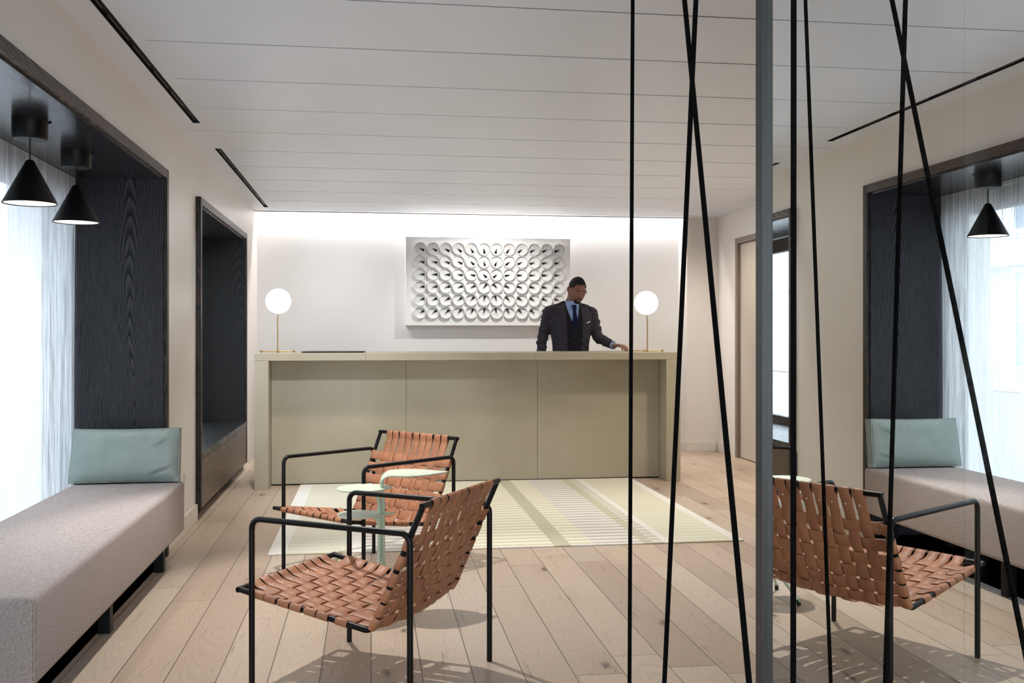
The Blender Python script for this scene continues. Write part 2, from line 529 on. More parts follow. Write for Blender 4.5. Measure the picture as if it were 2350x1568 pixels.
b.box(3.68, 4.0, -3.0, DY0 - 0.09, 0, 2.9).box(3.68, 4.0, DY1 + 0.09, 10.27, 0, 2.9).box(3.68, 4.0, DY0 - 0.09, DY1 + 0.09, DZ + 0.08, 2.9)
struct(b.build('wall_right', M_['wall']), 'cream wall with the taupe door', 'wall')
b = MB().box(-2.0, -1.05, -3.0, -2.8, 0, 2.9).box(1.05, 4.0, -3.0, -2.8, 0, 2.9).box(-1.05, 1.05, -3.0, -2.8, 2.4, 2.9).box(-1.05, 1.05, -3.0, -2.8, 0, 0.1)
struct(b.build('wall_front', M_['wall']), 'plain wall behind the camera with an opening made for the fill light', 'wall')  # unseen wall, its opening added to go with the fill light
struct(MB().box(0.985, 1.15, -2.8, 2.30, 0, 2.5).build('glass_backing', M_['wall_dark']), 'unseen dark backing added behind the reflective glass beside the black ropes', 'wall')  # added to keep the lit lobby from showing through the glass
# ceiling: boards with open joints above a dark backing
P = 0.637; Y0 = 3.77   # board width and first joint
ys = [Y0 + P * k for k in range(-11, 11)] + [10.37]
b = MB(); g = 0.0068
prev = -3.0
for k, y in enumerate(ys):
    b.box(-0.95, 4.0, prev + g, y - g, CZ, CZ + 0.04)
    prev = y
struct(MB().box(-2.0, 4.0, -3.0, 10.30, CZ + 0.0402, CZ + 0.06).build('ceiling_backing', M_['groove']), 'dark backing above the joints of the ceiling boards', 'ceiling')
SL = [(-1.0, 6.09), (6.90, 10.02)]
JY = Y0 + 4 * P
jb = MB()
for k, y in enumerate(ys[:-1]):
    jb.box(-1.16 if abs(y - JY) < 0.01 else -0.95, 3.99, y - g, y + g, CZ + 0.003, CZ + 0.039)
struct(jb.build('ceiling_joints', M_['groove']), 'fine dark shadow joints between the ceiling boards', 'ceiling')
b.box(WX, -1.042, -3.0, JY - g, CZ, CZ + 0.04).box(WX, -1.042, JY + g, 10.37, CZ, CZ + 0.04)
b.box(-1.0, -0.95, -3.0, JY - g, CZ, CZ + 0.04).box(-1.0, -0.95, JY + g, 10.37, CZ, CZ + 0.04)
b.box(-1.042, -1.0, -3.0, -1.0, CZ, CZ + 0.04).box(-1.042, -1.0, 6.09, JY - g, CZ, CZ + 0.04).box(-1.042, -1.0, JY + g, 6.90, CZ, CZ + 0.04).box(-1.042, -1.0, 10.02, 10.37, CZ, CZ + 0.04)
b.box(-2.0, 4.0, 10.30, 10.37, CZ, CZ + 0.2)
ceil = struct(b.build('ceiling', M_['ceiling']), 'white ceiling boards with fine dark joints', 'ceiling')
ceil2 = struct(MB().box(-2.0, 4.0, -3.0, 11.0, 2.86, 2.95).build('ceiling_cove', M_['wall_back']), 'white recess above the far edge of the ceiling', 'ceiling')
for i, (a, c) in enumerate(SL):
    d = empty('air_diffuser', (-1.021, a, CZ))
    tag(d, ['long black slot diffuser in the ceiling above the bench', 'long black slot diffuser in the ceiling above the far window'][i], 'air vent', 'slot diffusers along the left wall')
    m = MB(); L = c - a
    m.box(-0.0205, 0.0205, 0.0005, 0.003, 0.001, 0.039).box(-0.0205, 0.0205, L - 0.003, L - 0.0005, 0.001, 0.039)
    m.box(-0.021, -0.018, 0, L, 0, 0.019).box(0.018, 0.021, 0, L, 0, 0.019).box(-0.021, 0.021, 0, L, 0.0165, 0.0195)
    m.build('channel', M_['black_matt'], d)
    k = 0; y = 0.05
    while y < L - 0.4:
        MB().box(-0.003, 0.0, y, y + 0.33, 0.003, 0.012).build('vane', M_['steel_vane'], d)
        y += 0.42
struct(MB().box(WX, -1.155, WIN1[1] + 0.0, WIN2[0], 0, 0.11).build('baseboard_left', M_['trim'], bevel=0.002), 'cream baseboard between the two windows', 'baseboard')
b = MB().box(3.325, 3.66, 10.255, 10.27, 0, 0.10).box(3.325, 3.34, 10.27, 10.57, 0, 0.10)
struct(b.build('baseboard_back', M_['trim'], bevel=0.002), 'cream baseboard round the far pillar', 'baseboard')
struct(MB().box(3.665, 3.68, DY1 + 0.1, 10.255, 0, 0.10).box(3.665, 3.68, 2.4, DY0 - 0.1, 0, 0.10).build('baseboard_right', M_['trim'], bevel=0.002), 'cream baseboard beside the door', 'baseboard')

# access hatch in the ceiling near the pillar
hx0, hx1, hy0, hy1 = 3.02, 3.52, 9.70, 10.05
h = empty('ceiling_hatch', (hx0, hy0, CZ))
tag(h, 'flush white access hatch in the ceiling near the far pillar', 'hatch')
m = MB().box(0, 0.5, 0, 0.008, -0.003, 0.0).box(0, 0.5, 0.342, 0.35, -0.003, 0.0).box(0, 0.008, 0.008, 0.342, -0.003, 0.0).box(0.492, 0.5, 0.008, 0.342, -0.003, 0.0)
m.build('hatch_frame', M_['ceiling'], h)
MB().box(0.011, 0.489, 0.011, 0.339, -0.002, 0.0).build('hatch_panel', M_['ceiling'], h)

# door in the right wall
d = empty('door_1', (3.68, DY0, 0)); struct(d, 'taupe flush door in a brown grey steel frame', 'door')
m = MB()
m.box(-0.012, 0.14, -0.09, 0.0, 0, DZ + 0.08).box(-0.012, 0.14, DY1 - DY0, DY1 - DY0 + 0.09, 0, DZ + 0.08).box(-0.012, 0.14, 0, DY1 - DY0, DZ, DZ + 0.08)
m.build('door_frame', M_['door_frame'], d, bevel=0.003)
MB().box(0.02, 0.06, -0.0 + 0.004, DY1 - DY0 - 0.006, 0.008, DZ - 0.004).build('door_leaf', M_['door'], d, bevel=0.002)
MB().box(0.06, 0.32, -0.09, DY1 - DY0 + 0.09, 0.0, DZ + 0.08).build('door_backing', M_['wall_dark'], d)
m = MB().box(-0.02, -0.012, -0.135, -0.06, 0, DZ + 0.13).box(-0.02, -0.012, DY1 - DY0 + 0.05, DY1 - DY0 + 0.10, 0, DZ + 0.13).box(-0.02, -0.012, -0.06, DY1 - DY0 + 0.05, DZ + 0.055, DZ + 0.13)
m.build('architrave', M_['wall'], d)
m = MB().tube([(0.02, 0.06, 1.0), (-0.03, 0.06, 1.0), (-0.03, 0.18, 1.0)], 0.009, 10)
m.build('door_handle', M_['chrome'], d, smooth=True)

# ------------------------------------------------------------------ windows
def window(name, y0, y1, bottom, label, apron):
    w = empty(name, (0, 0, 0)); struct(w, label, 'window')
    X0, X1, XD = WX - 0.0, WX + 0.035, -1.80
    t = WTOP; f = FR
    # proud frame, mitred round the opening
    MB().box(XD, X1, y0, y0 + f, bottom, t).build('frame_upright', M_['oak_frame_v'], w, bevel=0.002)
    MB().box(XD, X1, y1 - f, y1, bottom, t).build('frame_upright', M_['oak_frame_v'], w, bevel=0.002)
    MB().box(XD, X1, y0 + f, y1 - f, t - f, t).build('frame_rail', M_['oak_frame_h'], w, bevel=0.002)
    zs = 0.45 if apron else bottom
    e = 0.012
    MB().box(XD, X1 - 0.02, y1 - f - e, y1 - f, zs, t - f - e).build('reveal_panel', M_['oak_panel'] if not apron else M_['oak_panel2'], w)
    MB().box(XD, X1 - 0.02, y0 + f, y0 + f + e, zs, t - f - e).build('reveal_panel', M_['oak_panel2'], w)
    MB().box(XD, X1 - 0.02, y0 + f, y1 - f, t - f - e, t - f).build('soffit_panel', M_['oak_soffit'], w)
    MB().box(XD, X1, y0 + f, y1 - f, zs - 0.045, zs).build('sill', M_['oak_sill'] if apron else M_['black_matt'], w, bevel=0.002)
    if apron:
        m = MB().box(WX - 0.09, X1 - 0.004, y0 + f, y1 - f, bottom, zs - 0.05)
        m.build('apron', M_['oak_apron'], w, bevel=0.002)
        MB().box(WX - 0.09, WX - 0.03, y0 + 0.02, y1 - 0.02, 0, bottom).build('toe_recess', M_['black_matt'], w)
    # casement frame and glass
    gx = -1.75
    zb = zs
    MB().box(gx - 0.03, gx + 0.03, y0 + f, y1 - f, t - f - 0.14, t - f - 0.02).build('head_rail', M_['oak_frame_h'], w)
    m = MB().box(gx - 0.03, gx + 0.03, y0 + f, y1 - f, zb, zb + 0.07)
    m.build('bottom_rail', M_['oak_frame_h'], w)
    ym = (y0 + y1) / 2
    for yy in (y0 + f + 0.03, ym, y1 - f - 0.03):
        MB().box(gx - 0.03, gx + 0.03, yy - 0.03, yy + 0.03, zb + 0.07, t - f - 0.14).build('mullion', M_['oak_frame_v'], w)
    for a, c in ((y0 + f + 0.06, ym - 0.03), (ym + 0.03, y1 - f - 0.06)):
        MB().box(gx - 0.004, gx + 0.004, a, c, zb + 0.07, t - f - 0.14).build('pane', M_['pane'], w)
    return w
window('window_1', WIN1[0], WIN1[1], 0.0, 'deep dark oak window bay holding the upholstered bench', False)
window('window_2', WIN2[0], WIN2[1], 0.07, 'deep dark oak framed window bay nearest the desk', True)

def curtain(y0, y1, x, z0, z1, label, folds, amp, flare=0.0):
    ny = int((y1 - y0) / 0.012); nz = 30
    vs = []; fs = []
    for i in range(ny + 1):
        t = i / ny
        for j in range(nz + 1):
            s = j / nz
            y = y0 + (y1 - y0) * t
            zz = z0 + (z1 - z0) * s
            ph = folds * 2 * PI * t + 0.6 * math.sin(3 * s + t * 9)
            xx = x + (1 - 0.9 * s ** 5) * (amp * (0.35 + 0.65 * (1 - s)) * math.sin(ph) + 0.3 * amp * math.sin(2.3 * ph + 1))
            yy = y + 0.010 * math.sin(ph * 0.5 + s * 4) + flare * (t ** 6) * math.sin(PI * min(s * 1.15, 1)) 
            vs.append((xx, yy, zz))
    for i in range(ny):
        for j in range(nz):
            a = i * (nz + 1) + j
            fs.append((a, a + nz + 1, a + nz + 2, a + 1))
    o = MB().add(vs, fs).build('sheer_curtain', M_['sheer'], smooth=True, auto=180)
    tag(o, label, 'curtain', 'sheer curtains')
    return o
curtain(2.78, 5.79, -1.62, 0.02, 2.116, 'sheer white slub curtain behind the upholstered bench', 15, 0.012)
curtain(9.02, 9.38, -1.56, 0.46, 2.116, 'sheer white curtain drawn to the far side of the far window', 4, 0.025)

# ------------------------------------------------------------------ street outside
def stone(name, rgb, rgb2):
    k = NT(name, 0.85)
    bt = k.n('ShaderNodeTexBrick')
    x, y, z = k.sep()
    k.put(bt.inputs['Vector'], k.comb(y, z, 0))
    bt.inputs['Color1'].default_value = lin(*rgb); bt.inputs['Color2'].default_value = lin(*rgb2); bt.inputs['Mortar'].default_value = lin(150, 150, 150)
    bt.inputs['Scale'].default_value = 1.0; bt.inputs['Brick Width'].default_value = 0.6; bt.inputs['Row Height'].default_value = 0.25; bt.inputs['Mortar Size'].default_value = 0.01
    k.color(bt.outputs[0])
    return k.m
stn = stone('pale_stone_blocks', (226, 228, 230), (214, 217, 220))
wing = flat('street_window_glass', (120, 140, 158), 0.15)
wht = flat('white_painted_stone', (236, 236, 236), 0.7)
asp = flat('grey_pavement', (150, 150, 150), 0.9, bump=0.3, bscale=60)
tag(MB().box(-30, -2.0, -20, 50, -0.3, -0.12).build('pavement', asp), 'grey street pavement outside the windows', 'pavement')
bl = empty('building', (-13, 0, 0)); tag(bl, 'pale stone building with tall windows across the street', 'building')
MB().box(-1.0, 0, -20, 46, -0.1, 14).build('facade', stn, bl)
MB().box(0, 0.35, -20, 46, 2.85, 3.2).build('cornice', wht, bl)
MB().box(0, 0.25, -20, 46, 7.0, 7.3).build('cornice', wht, bl)
win = None
for fl in range(3):
    zz = (0.5, 3.7, 7.8)[fl]
    for kx in range(16):
        yy = -8 + kx * 2.6
        if win is None:
            win = MB().box(0.0, 0.02, -0.75, 0.75, 0, 2.2).build('window', wing, bl, loc=(0, yy, zz))
            MB().box(0.0, 0.08, -0.85, -0.75, -0.1, 2.3).box(0, 0.08, 0.75, 0.85, -0.1, 2.3).box(0, 0.08, -0.75, 0.75, 2.2, 2.3).box(0, 0.12, -0.75, 0.75, -0.1, 0).box(0, 0.06, -0.03, 0.03, 0, 2.2).box(0, 0.06, -0.75, 0.75, 1.05, 1.1).build('window_frame', wht, win)
        else:
            c = win.copy(); col.objects.link(c); c.location = (0, yy, zz)
            c2 = win.children[0].copy(); col.objects.link(c2); c2.parent = c
orange = flat('orange_red_paint', (214, 92, 70), 0.6)
br = empty('road_barrier', (-4.6, 5.4, -0.12)); tag(br, 'orange red road barrier standing in the street behind the sheer curtain', 'barrier')
for z in (0.45, 0.85):
    MB().box(-0.02, 0.02, -0.9, 0.9, z, z + 0.18).build('rail', orange, br)
for y in (-0.8, 0.8):
    MB().box(-0.03, 0.03, y - 0.03, y + 0.03, 0, 1.08).build('post', orange, br)
    MB().box(-0.25, 0.25, y - 0.04, y + 0.04, 0, 0.05).build('foot', orange, br)

# ------------------------------------------------------------------ reception desk
DK = (-0.93, 2.61, 8.20, 8.88, 1.10)
desk = empty('reception_desk', (DK[0], DK[2], 0)); tag(desk, 'long pale concrete reception desk with waterfall ends', 'desk')
W = DK[1] - DK[0]; D = DK[3] - DK[2]
seams = [0, 0.885, 2.28, W]
for a, c in zip(seams[:-1], seams[1:]):
    MB().box(a + 0.0008, c - 0.0008, 0, D, 1.10 - 0.062, 1.10).build('countertop_slab', M_['desk'], desk, bevel=0.0025)
MB().box(0, 0.112, 0, D, 0, 1.10 - 0.063).build('end_panel', M_['desk'], desk, bevel=0.002)
MB().box(W - 0.125, W, 0, D, 0, 1.10 - 0.063).build('end_panel', M_['desk'], desk, bevel=0.002)
ps = [0.113, 1.22, 2.34, W - 0.126]
for a, c in zip(ps[:-1], ps[1:]):
    MB().box(a + 0.0012, c - 0.0012, 0.215, 0.235, 0.012, 1.10 - 0.063).build('front_panel', M_['desk'], desk, bevel=0.001)
MB().box(0.113, W - 0.126, 0.245, 0.26, 0.0, 1.03).build('carcass', M_['black_matt'], desk)

rug = MB().box(-0.58, 2.23, 5.758, 8.40, 0.0, 0.009).build('rug', M_['rug'], bevel=0.003)
tag(rug, 'flat woven rug striped in cream, grey and pale yellow before the desk', 'rug')

# dark tray lying on the desk
def rrect(x0, x1, y0, y1, r, z, n=6):
    out = []
    for cx, cy, a0 in ((x1 - r, y1 - r, 0), (x0 + r, y1 - r, 90), (x0 + r, y0 + r, 180), (x1 - r, y0 + r, 270)):
        for k in range(n + 1):
            a = R(a0 + 90 * k / n); out.append((cx + r * math.cos(a), cy + r * math.sin(a), z))
    return out
m = MB().rings([rrect(0, 0.50, 0, 0.34, 0.03, 0), rrect(-0.01, 0.51, -0.01, 0.35, 0.035, 0.006), rrect(-0.01, 0.51, -0.01, 0.35, 0.035, 0.009), rrect(0.004, 0.496, 0.004, 0.336, 0.03, 0.0055)])
tray = m.build('tray', M_['black_plastic'], loc=(-0.56, 8.30, 1.1002)); tag(tray, 'thin black blotter tray lying flat on the desk', 'tray')

# globe lamps
def globe_lamp(loc, label, lean):
    g = empty('globe_lamp', loc); tag(g, label, 'lamp', 'globe lamps on the desk')
    m = MB().tube([(-0.145, 0, 0.011), (0.145, 0, 0.011)], 0.0045, 10)
    m.build('base_rod', M_['brass'], g, smooth=True)
    MB().tube([(0, 0, 0.011), (0.0, 0.11, 0.011)], 0.0045, 10).build('base_rod', M_['brass'], g, smooth=True)
    for x, y in ((-0.133, 0), (0.133, 0), (0, 0.10)):
        MB().lathe([(0.004, 0), (0.008, 0.002), (0.0085, 0.017), (0.005, 0.020)], 14, (x, y, 0)).build('foot', M_['brass'], g, smooth=True)
    MB().tube([(0, 0, 0.0), (0, 0, 0.285)], 0.0052, 12).build('stem', M_['brass'], g, smooth=True)
    MB().lathe([(0.010, 0.0), (0.010, 0.016), (0.006, 0.018)], 14).build('collar', M_['brass'], g, smooth=True)
    MB().tube([(0, -0.001, 0.280), (lean * 0.3, 0.0, 0.305), (lean, 0.0, 0.335)], 0.0042, 12).build('neck', M_['brass'], g, smooth=True)
    n = 24
    prof = [(max(0.1035 * math.sin(PI * k / n), 0.0008), -0.1035 * math.cos(PI * k / n)) for k in range(n + 1)]
    MB().lathe(prof, 40, (lean, 0, 0.425)).build('glass_globe', M_['globe'], g, smooth=True, auto=180)
    l = lamp('globe_light', 'POINT', (loc[0] + lean, loc[1], loc[2] + 0.425), 5, (1.0, 0.90, 0.78), shadow_soft_size=0.108)
    return g
globe_lamp((-0.765, 8.40, 1.1), 'lit white globe lamp on brass rod at the window end of the desk', 0.006)
globe_lamp((2.375, 8.40, 1.1), 'lit white globe lamp on brass rod near the pillar end of the desk', -0.010)

# ------------------------------------------------------------------ wall art: grid of dishes
art = empty('wall_relief', (0.355, BY, 1.345)); tag(art, 'white wall relief with a grid of round dishes behind the desk', 'artwork')
AW, AH, AT = 1.745, 0.925, 0.15
MB().box(0, AW, -AT, 0, 0, AH).build('backing_panel', M_['dish'], art, bevel=0.002)
dm = MB()
n = 28
def ring(r, y): return [(r * math.cos(2 * PI * k / n), y, r * math.sin(2 * PI * k / n)) for k in range(n)]
dm.rings([ring(0.063, 0.0), ring(0.064, -0.042), ring(0.0605, -0.042), ring(0.0595, -0.008), ring(0.0585, -0.006), ring(0.02, -0.004), ring(0.001, -0.004)])
first = None
cx, cy = 5.5, 2.5
for r in range(6):
    for c in range(12):
        px = 0.150 + c * 0.1334; pz = 0.135 + (5 - r) * 0.1334
        if first is None:
            dsh = dm.build('dish', M_['dish'], art, smooth=True)
            first = dsh
            # small black fin, point at the dish centre, standing off the face
            fm = MB().add([(-0.006, -0.005, 0), (0.046, -0.005, 0.014), (0.046, -0.005, -0.014), (-0.006, -0.034, 0), (0.020, -0.018, 0.0075), (0.020, -0.018, -0.0075)],
                          [(0, 1, 2), (0, 3, 4, 1), (0, 2, 5, 3), (3, 5, 4), (1, 4, 5, 2)])
            fin = fm.build('fin', M_['black_matt'], dsh)
            dd, ff = dsh, fin
        else:
            dd = first.copy(); col.objects.link(dd); dd.parent = art
            ff = fin.copy(); col.objects.link(ff); ff.parent = dd
        dd.location = (px, -AT, pz)
        ang = math.atan2(-(cy - r) * 1.0, (cx - c)) if True else 0
        vx, vz = (cx - c), -(cy - r)
        ff.rotation_euler = (0, -math.atan2(vz, vx), 0)

# ------------------------------------------------------------------ bench and cushion
bench = empty('bench', (-1.0, 3.17, 0)); tag(bench, 'low oatmeal wool bench standing in the window bay', 'bench')
def soft_box(x0, x1, y0, y1, z0, z1, r, nx, ny, crown=0.0):
    """rounded box by spherical corners"""
    bm = bmesh.new()
    bmesh.ops.create_cube(bm, size=1.0)
    me = bpy.data.meshes.new('t')
    for v in bm.verts:
        v.co = Vector(((x0 if v.co.x < 0 else x1), (y0 if v.co.y < 0 else y1), (z0 if v.co.z < 0 else z1)))
    bmesh.ops.bevel(bm, geom=list(bm.edges) + list(bm.verts), offset=r, segments=4, affect='EDGES', profile=0.5)
    vs = [tuple(v.co) for v in bm.verts]; fs = [tuple(v.index for v in f.verts) for f in bm.faces]
    bm.verts.index_update()
    fs = [tuple(v.index for v in f.verts) for f in bm.faces]
    bm.free()
    return vs, fs
vs, fs = soft_box(-0.57, 0.0, 0, 2.42, 0.185, 0.458, 0.022, 8, 20)
MB().add(vs, fs).build('seat_cushion', M_['bench'], bench, smooth=True, auto=60)
MB().box(-0.50, -0.10, 0.06, 2.36, 0.165, 0.186).build('base_board', M_['black_matt'], bench)
for x in (-0.50, -0.13):
    for y in (0.12, 1.18, 2.26):
        MB().box(x, x + 0.05, y, y + 0.05, 0, 0.165).build('leg', M_['black_matt'], bench, bevel=0.002)

def cushion():
    """lumbar cushion, boxed, local x across, y thickness, z up"""
    c = empty('cushion', (-1.300, 5.545, 0.4620)); tag(c, 'sage green leather cushion standing on the end of the bench', 'cushion')
    w, hh, t = 0.555, 0.285, 0.115
    NX, NZ = 60, 30
    def pt(i, j, side):
        u = -1 + 2 * i / NX; v = -1 + 2 * j / NZ
        edge = (1 - abs(u) ** 6) * (1 - abs(v) ** 5)
        pin = 1 - 0.05 * (abs(u) ** 2) * (1 - v * v) * 0.6
        x = u * w / 2
        z = hh / 2 + v * hh / 2 * (1 - 0.05 * (1 - u * u) * 0.4 - (0.02 if v > 0 else 0) * (1 - u * u))
        y = side * (t * 0.30 + t * 0.24 * edge)
        # creases close to the end near the wall edge
        cr = 0.0
        for (cx_, cz_, ax_, s) in ((0.72, 0.45, 0.5, 1.0), (0.70, -0.62, 0.35, 1.1), (0.15, 0.75, -0.9, 0.6), (0.35, 0.72, -0.7, 0.6), (-0.1, 0.8, -0.9, 0.4)):
            du = (u - cx_) * math.cos(ax_) + (v - cz_) * math.sin(ax_) * 0.5; dv = -(u - cx_) * math.sin(ax_) + (v - cz_) * math.cos(ax_) * 0.5
            cr -= 0.007 * s * math.exp(-(du / 0.20) ** 2 - (dv / 0.035) ** 2)
            cr += 0.004 * s * math.exp(-(du / 0.22) ** 2 - ((dv - 0.07) / 0.05) ** 2)
        cr += 0.0025 * mnoise.noise(Vector((u * 3, v * 2, side * 3)))
        y += side * cr * edge
        x -= 0.010 * (v + 1) * (-u if u < 0 else 0) * -1.0
        return (x, y, z)
    m = MB()
    vs = []; fs = []
    for sgn in (-1, 1):
        for i in range(NX + 1):
            for j in range(NZ + 1): vs.append(pt(i, j, sgn))
    N1 = (NX + 1) * (NZ + 1)
    for s in (0, 1):
        for i in range(NX):
            for j in range(NZ):
                a = s * N1 + i * (NZ + 1) + j
                fs.append((a, a + NZ + 1, a + NZ + 2, a + 1))
    border = [(i, 0) for i in range(NX)] + [(NX, j) for j in range(NZ)] + [(i, NZ) for i in range(NX, 0, -1)] + [(0, j) for j in range(NZ, 0, -1)]
    for k in range(len(border)):
        a = border[k]; b2 = border[(k + 1) % len(border)]
        ia = a[0] * (NZ + 1) + a[1]; ib = b2[0] * (NZ + 1) + b2[1]
        fs.append((ia, ib, ib + N1, ia + N1))
    m.add(vs, fs).build('cushion_cover', M_['green_leather'], c, smooth=True, auto=70)
    for sgn in (-1, 1):
        pts = [Vector(pt(i, j, sgn)) + Vector((0, -0.0008 * sgn, 0)) for i, j in border]
        pts.append(pts[0])
        MB().tube(pts, 0.0022, 6).build('piping', M_['green_leather'], c, smooth=True)
    c.rotation_euler = (R(-6), 0, R(1))
    return c
cushion()

# outlet on the left wall
o = empty('wall_outlet', (WX, 6.53, 0.265)); tag(o, 'white double wall outlet low on the wall between the windows', 'outlet')
MB().box(0, 0.006, -0.037, 0.037, 0, 0.115).build('cover_plate', M_['plastic_white'], o, bevel=0.002)
for z in (0.030, 0.085):
    MB().box(0.006, 0.008, -0.016, 0.016, z - 0.014, z + 0.014).build('socket', M_['plastic_white'], o, bevel=0.001)

# ------------------------------------------------------------------ pendants
def pendant(loc, label):
    p = empty('pendant_lamp', loc); tag(p, label, 'lamp', 'black cone pendants in the window bay')
    MB().lathe([(0.0, 0), (0.068, 0), (0.068, -0.072), (0.064, -0.078), (0.0, -0.078)], 32, caps=False).build('canopy', M_['black_matt'], p, smooth=True)
    MB().tube([(0.075, 0.02, -0.003), (0.03, 0.07, -0.003)], 0.003, 8).build('cable_hook', M_['black_matt'], p, smooth=True)
    MB().tube([(0, 0, -0.078), (0, 0, -0.165)], 0.0028, 8).build('cord', M_['black_matt'], p, smooth=True)
    MB().lathe([(0.010, -0.160), (0.016, -0.165), (0.103, -0.333), (0.1045, -0.338), (0.102, -0.338), (0.015, -0.172), (0.0, -0.172)], 40, caps=False).build('shade', M_['black_matt'], p, smooth=True)
    MB().lathe([(0.0, -0.3330), (0.0985, -0.3330), (0.0985, -0.3345), (0.0, -0.3365)], 40, caps=False).build('light_diffuser', M_['diffuser'], p, smooth=True)
    lamp('pendant_light', 'SPOT', (loc[0], loc[1], loc[2] - 0.345), 15, NEUT, (loc[0], loc[1], 0), spot_size=R(130), spot_blend=0.8, shadow_soft_size=0.07)
pendant((-1.37, 4.27, 2.118), 'black cone pendant lamp above the near half of the bench')
pendant((-1.385, 4.96, 2.118), 'black cone pendant lamp above the far half of the bench')

# ------------------------------------------------------------------ woven leather chairs
CW, CD = 0.632, 0.6244          # leg spacing across and deep
RAILX = 0.300
yF = -CD / 2                   # front leg plane
Pf = Vector((0, yF - 0.065, 0.352)); Pb = Vector((0, yF + 0.470, 0.264)); Pt = Vector((0, yF + 0.664, 0.694))
T = 0.0095
OCT = [(T, T * 0.45), (T * 0.45, T), (-T * 0.45, T), (-T, T * 0.45), (-T, -T * 0.45), (-T * 0.45, -T), (T * 0.45, -T), (T, -T * 0.45)]
def profile(rad, n=10):
    return fillet([Pf, Pb, Pt], [0, rad, 0], n)
def resample(pts, step):
    L = [0.0]
    for a, b_ in zip(pts[:-1], pts[1:]): L.append(L[-1] + (b_ - a).length)
    n = int(round(L[-1] / step)); out = []
    k = 0
    for i in range(n + 1):
        s = L[-1] * i / n
        while k < len(pts) - 2 and L[k + 1] < s: k += 1
        f = (s - L[k]) / max(L[k + 1] - L[k], 1e-9)
        out.append((s, pts[k].lerp(pts[k + 1], f)))
    return out
PR = resample(profile(0.045, 14), 0.004)
LTOT = PR[-1][0]
def at_l(l):
    l = min(max(l, 0), LTOT); i = l / LTOT * (len(PR) - 1); k = min(int(i), len(PR) - 2)
    p = PR[k][1].lerp(PR[k + 1][1], i - k)
    a = PR[max(k - 3, 0)][1]; b_ = PR[min(k + 4, len(PR) - 1)][1]
    t = (b_ - a).normalized()
    nrm = Vector((0, -t.z, t.y))        # towards the sitter
    return p, t, nrm
